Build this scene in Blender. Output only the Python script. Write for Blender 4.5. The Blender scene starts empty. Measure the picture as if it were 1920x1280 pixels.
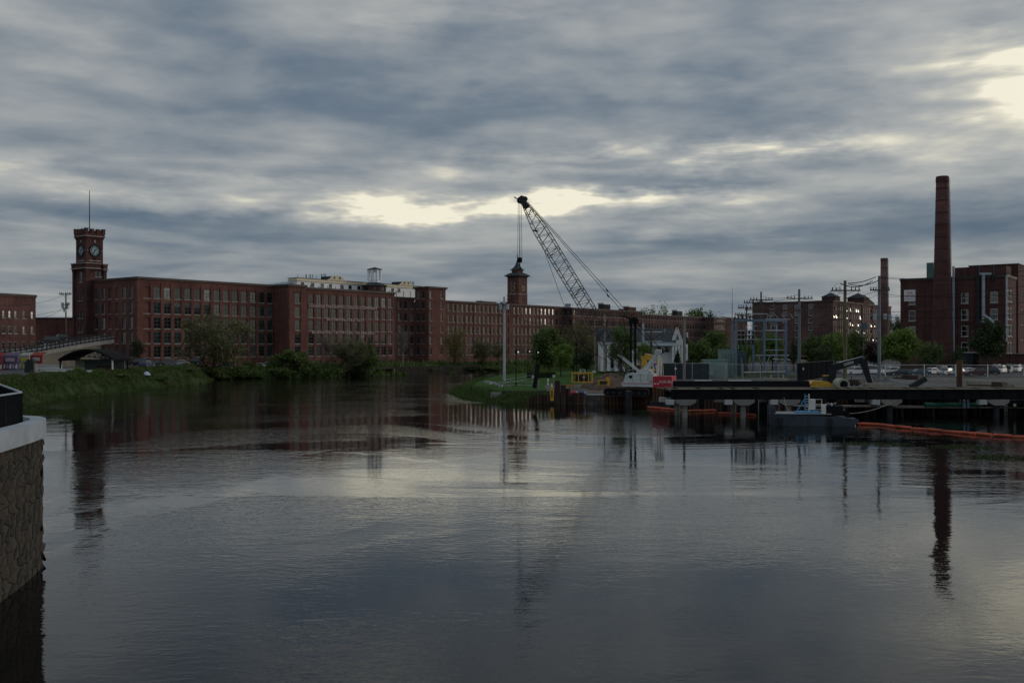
import bpy, math, random
import numpy as np
from mathutils import Vector, Matrix
random.seed(7)
S = bpy.context.scene
C = S.collection
F, CX, HY, H = 1866.7, 960.0, 648.0, 9.0      # focal length in photo pixels, horizon row, eye height over the water
rad = math.radians
# ---------------------------------------------------------------- camera
cd = bpy.data.cameras.new('camera'); cam = bpy.data.objects.new('camera', cd); C.objects.link(cam)
cam.location = (0, 0, H); cam.rotation_euler = (rad(90), 0, 0)
cd.lens = 35.0; cd.sensor_width = 36.0; cd.shift_y = 8/1920; cd.clip_end = 9000; cd.clip_start = .5
S.camera = cam
# ---------------------------------------------------------------- node helper
class E:
    """a shader value with arithmetic"""
    nt = None
    def __init__(s, sock): s.s = sock
    @staticmethod
    def m(op, a, b=None, c=None, clamp=False):
        n = E.nt.nodes.new('ShaderNodeMath'); n.operation = op; n.use_clamp = clamp
        for i, q in enumerate((a, b, c)):
            if q is None: continue
            if isinstance(q, E): E.nt.links.new(q.s, n.inputs[i])
            else: n.inputs[i].default_value = q
        return E(n.outputs[0])
    def __add__(s, o): return E.m('ADD', s, o)
    __radd__ = __add__
    def __sub__(s, o): return E.m('SUBTRACT', s, o)
    def __rsub__(s, o): return E.m('SUBTRACT', o, s)
    def __mul__(s, o): return E.m('MULTIPLY', s, o)
    __rmul__ = __mul__
    def __truediv__(s, o): return E.m('DIVIDE', s, o)
    def __pow__(s, o): return E.m('POWER', s, o)
def e_smooth(x, a, b):
    n = E.nt.nodes.new('ShaderNodeMapRange'); n.interpolation_type = 'SMOOTHSTEP'
    E.nt.links.new(x.s, n.inputs[0]); n.inputs[1].default_value = a; n.inputs[2].default_value = b
    return E(n.outputs[0])
def e_vec(x, y, z):
    n = E.nt.nodes.new('ShaderNodeCombineXYZ')
    for i, q in enumerate((x, y, z)):
        if isinstance(q, E): E.nt.links.new(q.s, n.inputs[i])
        else: n.inputs[i].default_value = q
    return n.outputs[0]
def e_noise(vec, scale, detail=4, rough=.5, dist=0.0):
    n = E.nt.nodes.new('ShaderNodeTexNoise')
    if vec is not None: E.nt.links.new(vec, n.inputs['Vector'])
    n.inputs['Scale'].default_value = scale; n.inputs['Detail'].default_value = detail
    n.inputs['Roughness'].default_value = rough; n.inputs['Distortion'].default_value = dist
    return E(n.outputs[0])
def e_mix(f, a, b):
    n = E.nt.nodes.new('ShaderNodeMix'); n.data_type = 'RGBA'
    for i, q in ((0, f), (6, a), (7, b)):
        if isinstance(q, E): E.nt.links.new(q.s, n.inputs[i])
        elif hasattr(q, 'is_linked'): E.nt.links.new(q, n.inputs[i])
        elif isinstance(q, (tuple, list)): n.inputs[i].default_value = (*q[:3], 1)
        else: n.inputs[i].default_value = q
    return n.outputs[2]
def e_ramp(f, stops):
    n = E.nt.nodes.new('ShaderNodeValToRGB'); E.nt.links.new(f.s, n.inputs[0])
    el = n.color_ramp.elements
    while len(el) < len(stops): el.new(.5)
    for e, (p, c) in zip(el, stops): e.position = p; e.color = (*c, 1)
    return n.outputs[0]
# ---------------------------------------------------------------- world: broken overcast at dusk
SUN_AZ, SUN_EL = rad(68), rad(13)
W = bpy.data.worlds.new('World'); S.world = W; W.use_nodes = True
nt = W.node_tree; E.nt = nt; nt.nodes.clear()
out = nt.nodes.new('ShaderNodeOutputWorld'); bg = nt.nodes.new('ShaderNodeBackground')
nt.links.new(bg.outputs[0], out.inputs[0]); bg.inputs[1].default_value = .1
sky = nt.nodes.new('ShaderNodeTexSky'); sky.sky_type = 'NISHITA'; sky.sun_disc = False
sky.sun_elevation = SUN_EL; sky.sun_rotation = SUN_AZ; sky.air_density = 1.2; sky.dust_density = 1.5
tc = nt.nodes.new('ShaderNodeTexCoord'); sx = nt.nodes.new('ShaderNodeSeparateXYZ')
nt.links.new(tc.outputs['Generated'], sx.inputs[0])
x, y, z = (E(sx.outputs[i]) for i in range(3))
az = E.m('ARCTAN2', x, y); el = E.m('MAXIMUM', E.m('ARCSINE', z), 0.0)
zz_ = E.m('MAXIMUM', z, 0.0) + .075
pl = e_vec(x/zz_, y/zz_, 0.0)                                  # the cloud deck as a plane overhead
big = e_noise(pl, .85, 3, .5, .2); mid = e_noise(pl, 2.3, 4, .52, .2); fine = e_noise(pl, 6.0, 4, .55, .1)
strat = e_noise(e_vec(az*2.4, el*19.0, 3.7), 1.6, 4, .52, .5)       # thin flat layers seen edge-on low down
streak = e_noise(e_vec(az*7.0, el*40.0, 9.1), 1.3, 4, .55, .4)
wa = (e_noise(e_vec(az*5.0, el*13.0, 1.0), 1.2, 3, .6) - .5)*.30
wb = (e_noise(e_vec(az*3.2, el*9.0, 5.0), 2.2, 4, .66) - .5)*.060
A, B = az + wa, el + wb
def blob(a0, b0, sa, sb, amp):
    u = (A - a0)*(1/sa); v = (B - b0)*(1/sb)
    return E.m('EXPONENT', (u*u + v*v)*-1.0)*amp
low = 1.0 - e_smooth(el, .05, .30)
dens = (big - .5)*1.25*(1.0 - low*.45) + (mid - .5)*.74*(1.0 - low*.6) + (fine - .5)*.24*(1.0-low*.7) + (strat - .5)*1.0*low + (streak - .5)*.20*low
lift = None; brk_ = .28 + e_smooth(streak*.45 + mid*.30 + strat*.25, .34, .64)*1.1
for b in ((.21, .187, .15, .011, .62), (-.055, .137, .19, .012, .70), (.13, .146, .14, .010, .36), (.48, .258, .075, .030, .42), (.36, .335, .05, .014, .36),
          (.49, .215, .05, .02, .4), (-.06, .318, .10, .025, .24), (-.47, .315, .05, .04, .26), (-.40, .152, .17, .009, .26), (.21, .113, .12, .008, .26), (-.02, .178, .10, .012, .22), (.22, .25, .16, .02, .10), (.47, .25, .22, .10, .13), (.10, .33, .25, .05, .08), (-.05, .155, .35, .045, .07),
          (.08, .232, .28, .030, -.25), (-.34, .245, .22, .040, -.17), (.42, .108, .17, .030, -.34), (-.36, .125, .20, .012, -.26), (.15, .160, .09, .008, -.25), (.0, .06, 1.5, .035, -.05), (-.02, .102, .5, .02, -.08), (.40, .165, .12, .010, -.16)):
    t = blob(*b)
    if b[4] > 0: t = t*brk_
    lift = t if lift is None else lift + t
glow = E.m('EXPONENT', ((A - 1.2)*(A - 1.2)*(1/.5) + (el - .22)*(el - .22)*(1/.10))*-1.0)
v = .545 + dens*.80 + lift*.74 + glow*.15
cloud = e_ramp(v, [(0, (.045, .082, .140)), (.20, (.078, .125, .192)), (.40, (.158, .200, .252)), (.58, (.285, .312, .338)), (.76, (.43, .44, .43)), (.90, (.66, .635, .54)), (1, (.92, .87, .70))])
zen = 1.0 + e_smooth(el, .36, 1.2)*.6                              # an overcast deck is brighter overhead
c10 = nt.nodes.new('ShaderNodeVectorMath'); c10.operation = 'SCALE'; nt.links.new(cloud, c10.inputs[0])
nt.links.new((zen*10.0).s, c10.inputs['Scale'])
nt.links.new(e_mix(.93, sky.outputs[0], c10.outputs[0]), bg.inputs[0])
# ---------------------------------------------------------------- sun through the cloud
sl = bpy.data.lights.new('sun', 'SUN'); so = bpy.data.objects.new('sun', sl); C.objects.link(so)
sl.energy = .75; sl.angle = rad(24); sl.color = (1, .90, .78)
sd = Vector((math.sin(SUN_AZ)*math.cos(SUN_EL), math.cos(SUN_AZ)*math.cos(SUN_EL), math.sin(SUN_EL)))
so.rotation_euler = sd.to_track_quat('Z', 'Y').to_euler(); so.location = (200, 100, 120)
S.view_settings.view_transform = 'Standard'; S.view_settings.look = 'None'; S.view_settings.exposure = 0; S.view_settings.gamma = 1
S.view_settings.use_curve_mapping = False
S.render.engine = 'CYCLES'; S.cycles.max_bounces = 5; S.cycles.diffuse_bounces = 2; S.cycles.glossy_bounces = 3; S.cycles.transparent_max_bounces = 8
# ---------------------------------------------------------------- materials
MATS = {}
def mat(name, c=(.5, .5, .5), rough=.8, metal=0.0, var=.25, scale=1.0, bump=0.0, c2=None, stretch=(1, 1, 1), spec=.5, emit=0):
    if name in MATS: return MATS[name]
    m = bpy.data.materials.new(name); m.use_nodes = True; MATS[name] = m
    E.nt = m.node_tree; N = m.node_tree.nodes; b = N['Principled BSDF']
    t = N.new('ShaderNodeTexCoord'); mp = N.new('ShaderNodeMapping'); mp.inputs['Scale'].default_value = stretch
    E.nt.links.new(t.outputs['Object'], mp.inputs[0])
    n1 = e_noise(mp.outputs[0], scale, 6, .6); n2 = e_noise(mp.outputs[0], scale*.13, 3, .5)
    f = e_smooth(n1*.6 + n2*.4, .32, .68)
    d = tuple(q*(1-var) for q in c); hi = c2 or tuple(min(1, q*(1+var)) for q in c)
    E.nt.links.new(e_mix(f, d, hi), b.inputs['Base Color'])
    b.inputs['Roughness'].default_value = rough; b.inputs['Metallic'].default_value = metal
    b.inputs['Specular IOR Level'].default_value = spec
    if bump:
        bn = N.new('ShaderNodeBump'); bn.inputs['Strength'].default_value = bump; bn.inputs['Distance'].default_value = .1
        E.nt.links.new(n1.s, bn.inputs['Height']); E.nt.links.new(bn.outputs[0], b.inputs['Normal'])
    if emit:
        b.inputs['Emission Color'].default_value = (*c, 1); b.inputs['Emission Strength'].default_value = emit
    return m
def brick(name, c, dirt=.68):
    if name in MATS: return MATS[name]
    m = bpy.data.materials.new(name); m.use_nodes = True; MATS[name] = m
    E.nt = m.node_tree; N = m.node_tree.nodes; b = N['Principled BSDF']
    t = N.new('ShaderNodeTexCoord'); s = N.new('ShaderNodeSeparateXYZ'); E.nt.links.new(t.outputs['Object'], s.inputs[0])
    u = E(s.outputs[0]) + E(s.outputs[1]); zc = E(s.outputs[2])
    bt = N.new('ShaderNodeTexBrick'); E.nt.links.new(e_vec(u, zc, 0.0), bt.inputs[0])
    bt.inputs['Scale'].default_value = 1; bt.inputs['Brick Width'].default_value = .42; bt.inputs['Row Height'].default_value = .15; bt.inputs['Mortar Size'].default_value = .012
    for i, k in ((1, .8), (2, 1.22)): bt.inputs[i].default_value = (*[q*k for q in c], 1)
    bt.inputs[3].default_value = (*[q*.9+.03 for q in c], 1)
    blot = e_noise(e_vec(u, zc, 0.0), .16, 5, .6); stk = e_noise(e_vec(u*1.3, zc*.07, 2.0), 1.0, 5, .65)
    crs = e_noise(e_vec(u*.05, zc*1.1, 4.0), 1.0, 4, .6)
    g = e_smooth(blot*.45 + stk*.35 + crs*.2, .34, .66)
    dk = tuple(q*(1-dirt) for q in c)
    E.nt.links.new(e_mix(g*.85 + .15, dk, bt.outputs[0]), b.inputs['Base Color'])
    b.inputs['Roughness'].default_value = .9; b.inputs['Specular IOR Level'].default_value = .2
    return m
def leafmat(name, a, b_, trans=.25):
    if name in MATS: return MATS[name]
    m = bpy.data.materials.new(name); m.use_nodes = True; MATS[name] = m
    E.nt = m.node_tree; N = m.node_tree.nodes; b = N['Principled BSDF']
    g = N.new('ShaderNodeNewGeometry'); r = E(g.outputs['Random Per Island'])
    E.nt.links.new(e_mix(r, a, b_), b.inputs['Base Color']); b.inputs['Roughness'].default_value = .6; b.inputs['Specular IOR Level'].default_value = .25
    tr = N.new('ShaderNodeBsdfTranslucent'); E.nt.links.new(e_mix(r, a, b_), tr.inputs[0])
    mx = N.new('ShaderNodeMixShader'); mx.inputs[0].default_value = trans
    E.nt.links.new(b.outputs[0], mx.inputs[1]); E.nt.links.new(tr.outputs[0], mx.inputs[2]); E.nt.links.new(mx.outputs[0], N['Material Output'].inputs[0])
    return m
def glass(name, c, ior=1.75, rough=.06, metal=0.0):
    if name in MATS: return MATS[name]
    m = mat(name, c, rough, metal, .5, .9, 0); b = m.node_tree.nodes['Principled BSDF']; b.inputs['IOR'].default_value = ior
    return m
def mesh_mat(name, c, cover):
    """wire netting too fine to resolve: mostly open"""
    m = mat(name, c, .6, .5, .2, 3); E.nt = m.node_tree; N = m.node_tree.nodes
    t = N.new('ShaderNodeTexCoord'); s = N.new('ShaderNodeSeparateXYZ'); E.nt.links.new(t.outputs['Object'], s.inputs[0])
    u = E(s.outputs[0]) + E(s.outputs[1]); zc = E(s.outputs[2])
    w1 = E.m('PINGPONG', (u + zc)*8.0, .5); w2 = E.m('PINGPONG', (u - zc)*8.0, .5)
    a = E.m('LESS_THAN', E.m('MINIMUM', w1, w2), cover)
    mx = N.new('ShaderNodeMixShader'); tr = N.new('ShaderNodeBsdfTransparent')
    E.nt.links.new(a.s, mx.inputs[0]); E.nt.links.new(tr.outputs[0], mx.inputs[1]); E.nt.links.new(N['Principled BSDF'].outputs[0], mx.inputs[2])
    E.nt.links.new(mx.outputs[0], N['Material Output'].inputs[0])
    return m
BR = brick('brick_red', (.190, .084, .072)); BR2 = brick('brick_brown', (.172, .084, .074)); BRD = brick('brick_dark', (.118, .054, .050)); BRF = brick('brick_far', (.165, .095, .092))
SAND = mat('sandstone', (.27, .245, .225), .9, 0, .2, 1); GRAN = mat('granite', (.13, .125, .115), .9, 0, .3, 1.2, .3)
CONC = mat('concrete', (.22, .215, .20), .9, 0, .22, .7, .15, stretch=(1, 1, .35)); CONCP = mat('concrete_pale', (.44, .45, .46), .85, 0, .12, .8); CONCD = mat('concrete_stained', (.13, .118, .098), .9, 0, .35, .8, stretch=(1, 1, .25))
WHITE = mat('white_paint', (.74, .76, .78), .6, 0, .08, 1); CREAM = mat('cream_paint', (.62, .55, .40), .7, 0, .12, .7); WTRIM = mat('white_trim', (.66, .66, .64), .6, 0, .12, 1)
SLATE = mat('slate_roof', (.045, .052, .060), .9, 0, .3, 1.5, spec=.2); TAR = mat('roof_tar', (.05, .045, .045), .9, 0, .3, .8); COPPER = mat('copper_trim', (.06, .05, .05), .7, 0, .3, .8)
FRAME = mat('window_frame', (.055, .075, .075), .5, 0, .2, 2); FRAMEW = mat('window_frame_white', (.62, .62, .60), .5, 0, .1, 2)
GL = [glass('glass_dark', (.008, .014, .015)), glass('glass_teal', (.022, .042, .043), 1.8), glass('glass_blinds', (.085, .115, .115), 1.8), glass('glass_pale', (.22, .25, .245), 1.8)]
GLINT = glass('glass_mirror', (.42, .42, .40), 1.5, .10, 1.0)
STEEL = mat('galvanised_steel', (.36, .42, .47), .5, .35, .15, 1.5); STEELB = mat('painted_steel_blue', (.13, .20, .28), .5, .2, .15, 1.5); BLACK = mat('black_steel', (.013, .014, .016), .9, 0, .3, 2, spec=.06); DARK = mat('dark_paint', (.026, .03, .035), .7, 0, .25, 1.5, spec=.3)
RUST = mat('rusty_steel', (.105, .050, .028), .9, .1, .5, .9, .3, c2=(.16, .082, .045), stretch=(1, 1, .3)); RUSTD = mat('dark_rusty_steel', (.055, .034, .026), .9, .1, .45, .9, .3, stretch=(1, 1, .3))
WOOD = mat('weathered_wood', (.10, .075, .055), .9, 0, .3, 1.5, stretch=(1, 1, .15)); WOODG = mat('grey_timber', (.30, .27, .23), .9, 0, .3, 1.3)
YEL = mat('machine_yellow', (.58, .33, .035), .5, 0, .22, 2); RED = mat('counterweight_red', (.42, .02, .035), .4, 0, .15, 1.2); CRW = mat('crane_white', (.52, .57, .57), .45, 0, .12, 1.5)
RUB = mat('tyre_rubber', (.02, .02, .02), .9, 0, .3, 3); CHR = mat('rim_alloy', (.4, .4, .42), .35, .8, .1, 3); ORNG = mat('float_orange', (.40, .085, .045), .8, 0, .45, 1.2)
ASPH = mat('asphalt', (.070, .073, .077), .95, 0, .35, .6, spec=.15); GRAV = mat('gravel', (.105, .105, .10), 1, 0, .45, 1.1, .8, spec=.1); DIRT = mat('dirt', (.105, .080, .060), 1, 0, .4, .7, .6)
LAWN = mat('lawn_grass', (.046, .092, .024), 1, 0, .35, .8, .3, spec=.03); BANK = mat('bank_earth', (.034, .050, .018), 1, 0, .5, .5, .5, spec=.05); BARK = mat('bark', (.075, .060, .048), .95, 0, .35, 2); BARKP = mat('bark_pale', (.16, .14, .12), .9, 0, .3, 2)
LETT = mat('faded_letters', (.46, .42, .40), .9, 0, .45, 1.1); GLOBE = mat('lamp_globe', (1, .97, .9), .4, 0, .02, 1, emit=.55)
# ---------------------------------------------------------------- geometry helpers
def at(px, Y): return (px - CX)/F*Y
def zz(py, Y): return H - (py - HY)/F*Y
def dep(py, z=0.0): return (H - z)*F/(py - HY)
class MB:
    def __init__(s): s.v = []; s.f = []; s.m = []
    def add(s, vs, fs, mi=0):
        n = len(s.v); s.v += [tuple(q) for q in vs]; s.f += [[i+n for i in f] for f in fs]; s.m += [mi]*len(fs); return s
    def box(s, x0, x1, y0, y1, z0, z1, mi=0):
        return s.add([(x0,y0,z0),(x1,y0,z0),(x1,y1,z0),(x0,y1,z0),(x0,y0,z1),(x1,y0,z1),(x1,y1,z1),(x0,y1,z1)],
                     [(3,2,1,0),(4,5,6,7),(0,1,5,4),(1,2,6,5),(2,3,7,6),(3,0,4,7)], mi)
    def frustum(s, cx, cy, z0, z1, hx0, hy0, hx1, hy1, mi=0):
        return s.add([(cx-hx0,cy-hy0,z0),(cx+hx0,cy-hy0,z0),(cx+hx0,cy+hy0,z0),(cx-hx0,cy+hy0,z0),(cx-hx1,cy-hy1,z1),(cx+hx1,cy-hy1,z1),(cx+hx1,cy+hy1,z1),(cx-hx1,cy+hy1,z1)],
                     [(3,2,1,0),(4,5,6,7),(0,1,5,4),(1,2,6,5),(2,3,7,6),(3,0,4,7)], mi)
    def bar(s, a, b, w, h=None, mi=0):
        a = Vector(a); b = Vector(b); h = h or w; d = (b-a).normalized()
        r = d.cross(Vector((0,0,1)))
        r = Vector((1,0,0)) if r.length < 1e-4 else r.normalized()
        u = r.cross(d).normalized(); r = r*w/2; u = u*h/2
        return s.add([a-r-u, a+r-u, a+r+u, a-r+u, b-r-u, b+r-u, b+r+u, b-r+u], [(3,2,1,0),(4,5,6,7),(0,1,5,4),(1,2,6,5),(2,3,7,6),(3,0,4,7)], mi)
    def tube(s, a, b, r0, r1=None, n=6, mi=0):
        a = Vector(a); b = Vector(b); r1 = r0 if r1 is None else r1; d = (b-a).normalized()
        t = Vector((0,0,1)) if abs(d.z) < .9 else Vector((1,0,0)); p = d.cross(t).normalized(); q = d.cross(p)
        vs = [a + (p*math.cos(2*math.pi*i/n) + q*math.sin(2*math.pi*i/n))*r0 for i in range(n)] + [b + (p*math.cos(2*math.pi*i/n) + q*math.sin(2*math.pi*i/n))*r1 for i in range(n)]
        return s.add(vs, [(i, (i+1) % n, n+(i+1) % n, n+i) for i in range(n)] + [tuple(range(n))[::-1], tuple(range(n, 2*n))], mi)
    def line(s, pts, r, n=4, mi=0):
        for a, b in zip(pts[:-1], pts[1:]): s.tube(a, b, r, r, n, mi)
        return s
    def lathe(s, prof, n=16, cx=0, cy=0, mi=0):
        vs = [(cx + r*math.cos(2*math.pi*i/n), cy + r*math.sin(2*math.pi*i/n), z) for r, z in prof for i in range(n)]
        fs = [(k*n+i, k*n+(i+1) % n, (k+1)*n+(i+1) % n, (k+1)*n+i) for k in range(len(prof)-1) for i in range(n)]
        return s.add(vs, fs + [tuple(range(n))[::-1], tuple(range((len(prof)-1)*n, len(prof)*n))], mi)
    def prism(s, pts, d0, d1, axis='y', mi=0):
        """polygon pts (a, b) pushed along an axis: y -> (a, d, b), x -> (d, a, b), z -> (a, b, d)"""
        g = {'y': lambda p, d: (p[0], d, p[1]), 'x': lambda p, d: (d, p[0], p[1]), 'z': lambda p, d: (p[0], p[1], d)}[axis]
        n = len(pts)
        return s.add([g(p, d0) for p in pts] + [g(p, d1) for p in pts], [tuple(range(n)), tuple(range(n, 2*n))[::-1]] + [(i, n+i, n+(i+1) % n, (i+1) % n) for i in range(n)], mi)
    def mesh(s, name, mats):
        me = bpy.data.meshes.new(name); me.from_pydata(s.v, [], s.f)
        for m in (mats if isinstance(mats, (list, tuple)) else [mats]): me.materials.append(m)
        if any(s.m): me.polygons.foreach_set('material_index', s.m)
        me.update(); return me
    def build(s, name, mats, parent=None, loc=(0,0,0), rz=0, smooth=False):
        me = s.mesh(name, mats)
        if smooth: me.polygons.foreach_set('use_smooth', [True]*len(me.polygons))
        return put(name, me, parent, loc, rz)
def put(name, me, parent=None, loc=(0,0,0), rz=0):
    o = bpy.data.objects.new(name, me); C.objects.link(o); o.location = loc; o.rotation_euler = (0, 0, rz); o.parent = parent
    return o
def tag(o, label, cat, group=None):
    o['label'] = label; o['category'] = cat
    if group: o['group'] = group
    return o
def thing(name, label, cat, loc=(0,0,0), rz=0, group=None):
    return tag(put(name, None, None, loc, rz), label, cat, group)
def kind(o, k): o['kind'] = k; return o
def copy_tree(o, parent=None):
    c = o.copy(); C.objects.link(c); c.parent = parent
    for ch in [q for q in KIDS(o)]: copy_tree(ch, c)
    return c
def KIDS(o): return o.children
def text_part(body, size, m, parent, loc, rot, name='lettering', ext=.02, width=None):
    cu = bpy.data.curves.new(name, 'FONT'); cu.body = body; cu.size = size; cu.extrude = ext; cu.align_x = 'CENTER'; cu.align_y = 'CENTER'
    t = bpy.data.objects.new('t', cu); C.objects.link(t); bpy.context.view_layer.update()
    me = bpy.data.meshes.new_from_object(t.evaluated_get(bpy.context.evaluated_depsgraph_get()))
    bpy.data.objects.remove(t); me.materials.clear(); me.materials.append(m)
    o = put(name, me, parent, loc); o.rotation_euler = rot
    if width:
        xs = [v.co.x for v in me.vertices]; o.scale.x = width/(max(xs)-min(xs))
    return o
def wire_pts(a, b, sag, n=8):
    a = Vector(a); b = Vector(b)
    return [a.lerp(b, i/n) - Vector((0, 0, sag*4*(i/n)*(1-i/n))) for i in range(n+1)]
# ================================================================ ground and water
def P(px, py): Y = dep(py); return (at(px, Y), Y)
SHORE_L = [(-62, -300), (-62, 120)] + [P(*q) for q in ((48, 764), (94, 750), (167, 743), (250, 733), (312, 725), (385, 718), (400, 711), (480, 709), (560, 708), (700, 704), (836, 698), (940, 696.5))] + [(17, 368), (120, 450), (420, 700)]
SHORE_R = [(440, 640), (150, 430), (40, 345), (24, 326), (5, 298), (-4.4, 274), (-10.3, 240), (-12.1, 205), (-11.5, 186), (-8.1, 168), (-2.5, 158.5), (6.8, 155.2), (10.7, 154.2), (21, 152), (25.5, 142), (34, 137.5), (64, 129), (110, 117), (125, 60), (125, -300)]
RIV = np.array(SHORE_L + SHORE_R); NL = len(SHORE_L)
def river_sd(x, y):
    """distance to the shore (positive on land) and whether the nearest shore is the left/far one"""
    x = np.asarray(x, float); y = np.asarray(y, float); best = np.full(x.shape, 1e9); left = np.zeros(x.shape, bool); ins = np.zeros(x.shape, bool)
    n = len(RIV)
    for i in range(n):
        ax, ay = RIV[i]; bx, by = RIV[(i+1) % n]; dx, dy = bx-ax, by-ay
        t = np.clip(((x-ax)*dx + (y-ay)*dy)/(dx*dx+dy*dy), 0, 1); d = np.hypot(x-ax-t*dx, y-ay-t*dy)
        if i not in (NL-1, n-1):
            k = d < best; best = np.where(k, d, best); left = np.where(k, i < NL-1, left)
        if ay != by: ins ^= ((ay > y) != (by > y)) & (x < (bx-ax)*(y-ay)/(by-ay)+ax)
    return np.where(ins, -best, best), left
def sst(t): t = np.clip(t, 0, 1); return t*t*(3-2*t)
def ground_z(x, y):
    d, l = river_sd(x, y); x = np.asarray(x, float); y = np.asarray(y, float)
    bump = .12*np.sin(x*.71+1.3*np.sin(y*.23))*np.cos(y*.53) + .06*np.sin(x*1.9+y*1.3)
    topL = 4.0 - 1.4*sst((y-262)/28)
    zl = topL*sst(d/4.6) + .0
    s = sst((x-19)/12); zr = (1-s)*(1.25*sst(d/4) + 1.75*sst((d-4)/55)) + s*2.95*sst(d/9)
    zt = np.where(l, zl, zr) + bump*sst(d/4)*np.where(l & (d < 7), 1.8, .3)
    return np.where(d > 0, zt, np.maximum(-2.0, .5*d))
def gz(x, y): return float(ground_z(np.array([x]), np.array([y]))[0])
def axis(a, b, step, outs): return np.array(sorted(set([round(q, 3) for q in np.arange(a, b+step, step)] + outs)))
gx = axis(-130, 150, 2.0, [-4000, -2000, -1000, -600, -400, -300, -220, -180, -150, 170, 200, 240, 300, 400, 600, 1000, 2000, 4000])
gy = axis(100, 370, 2.0, [-300, -100, 0, 40, 70, 85, 380, 400, 430, 470, 520, 600, 750, 1000, 1500, 2500, 5000])
GX, GY = np.meshgrid(gx, gy); GZ = ground_z(GX, GY); SD, LEFT = river_sd(GX, GY)
cx_ = (GX[:-1, :-1] + GX[1:, 1:])/2; cy_ = (GY[:-1, :-1] + GY[1:, 1:])/2; cd_, cl_ = river_sd(cx_, cy_)
reg = np.full(cx_.shape, 0)
reg[cl_ & (cy_ < 262) & (cd_ >= 7)] = 1                           # car park in front of the mill
reg[~cl_ & (cx_ < 26 - (cy_-150)*.03) & (cy_ > 172) & (cx_ < 60)] = 2      # lawn
reg[~cl_ & (cx_ > 6) & (cy_ < 186 + .05*cx_)] = 3                    # gravel yard
reg[~cl_ & (cx_ > 12) & (cx_ < 27) & (cy_ < 186) & (cy_ > 160)] = 5          # dug earth behind the crane
reg[~cl_ & (cx_ > 58) & (cy_ >= 193)] = 4                             # right car park
reg[cd_ < -6] = 9
nx = len(gx); idx = np.arange(GX.size).reshape(GX.shape)
def grid_part(k, name, m):
    js, is_ = np.nonzero(reg == k)
    q = np.stack([idx[js, is_], idx[js, is_+1], idx[js+1, is_+1], idx[js+1, is_]], 1); u, inv = np.unique(q, return_inverse=True)
    vs = np.stack([GX.ravel()[u], GY.ravel()[u], GZ.ravel()[u]], 1); me = bpy.data.meshes.new(name)
    me.from_pydata(vs.tolist(), [], inv.reshape(-1, 4).tolist()); me.materials.append(m); me.polygons.foreach_set('use_smooth', [True]*len(me.polygons)); me.update()
    return kind(put(name, me), 'structure')
for k, n_, m_ in ((0, 'ground', BANK), (1, 'mill_car_park', ASPH), (2, 'lawn', LAWN), (3, 'gravel_yard', GRAV), (4, 'car_park', ASPH), (5, 'earth_mound', DIRT), (9, 'riverbed', DIRT)): grid_part(k, n_, m_)
wm = bpy.data.materials.new('river_water'); wm.use_nodes = True; E.nt = wm.node_tree; b = wm.node_tree.nodes['Principled BSDF']
b.inputs['Base Color'].default_value = (.0035, .004, .004, 1); b.inputs['Roughness'].default_value = .008; b.inputs['IOR'].default_value = 1.33
t = E.nt.nodes.new('ShaderNodeTexCoord'); s_ = E.nt.nodes.new('ShaderNodeSeparateXYZ'); E.nt.links.new(t.outputs['Object'], s_.inputs[0])
wx, wy = E(s_.outputs[0]), E(s_.outputs[1])
calm = e_smooth(e_noise(e_vec(wx*.7, wy*.9, 0.0), .045, 4, .6, 1.2), .42, .58)
r1 = e_noise(e_vec(wx*.75, wy*1.25, 0.0), 2.3, 3, .55, .3); r2 = e_noise(e_vec(wx*.6, wy*1.3, 4.0), .62, 3, .55, .5); r3 = e_noise(e_vec(wx*.5, wy, 8.0), .12, 3, .5, .6)
gust = .75 + e_smooth(wy, 110.0, 250.0)*1.9
hgt = (r1*(.0075 + .023*calm) + r2*(.006 + .032*calm))*gust + r3*.035
bn = E.nt.nodes.new('ShaderNodeBump'); bn.inputs['Strength'].default_value = .62; bn.inputs['Distance'].default_value = 1.0
E.nt.links.new(hgt.s, bn.inputs['Height']); E.nt.links.new(bn.outputs[0], b.inputs['Normal'])
kind(MB().add([(-130, -260, 0), (150, -260, 0), (430, 705, 0), (-130, 500, 0)], [(0, 1, 2, 3)]).build('river', wm), 'structure')
# ================================================================ vegetation
LEAF = {'green': leafmat('leaf_green', (.056, .098, .024), (.135, .190, .055)), 'bright': leafmat('leaf_spring', (.085, .150, .024), (.180, .255, .055)), 'dark': leafmat('leaf_dark', (.018, .036, .014), (.052, .080, .028)),
        'olive': leafmat('leaf_bud', (.088, .090, .042), (.155, .155, .070)), 'willow': leafmat('leaf_willow', (.150, .128, .042), (.230, .195, .065)), 'purple': leafmat('leaf_purple', (.014, .010, .012), (.030, .018, .020)), 'grass': leafmat('grass_blade', (.036, .070, .016), (.095, .145, .036)), 'reed': leafmat('dry_stem', (.07, .06, .035), (.12, .10, .055))}
def leaves(pts, size, rng, flat=.0, up=0.0):
    n = len(pts); a = rng.normal(size=(n, 3)); a[:, 2] = a[:, 2]*(1-flat) + up; a /= np.linalg.norm(a, axis=1)[:, None]
    b = np.cross(a, rng.normal(size=(n, 3))); b /= np.linalg.norm(b, axis=1)[:, None]
    s = (size*rng.uniform(.6, 1.35, n))[:, None]; a = a*s; b = b*s*.55
    v = np.stack([pts-a, pts+b*.9, pts+a, pts-b*.9], 1).reshape(-1, 3)
    return v, np.arange(n*4).reshape(-1, 4)
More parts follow.
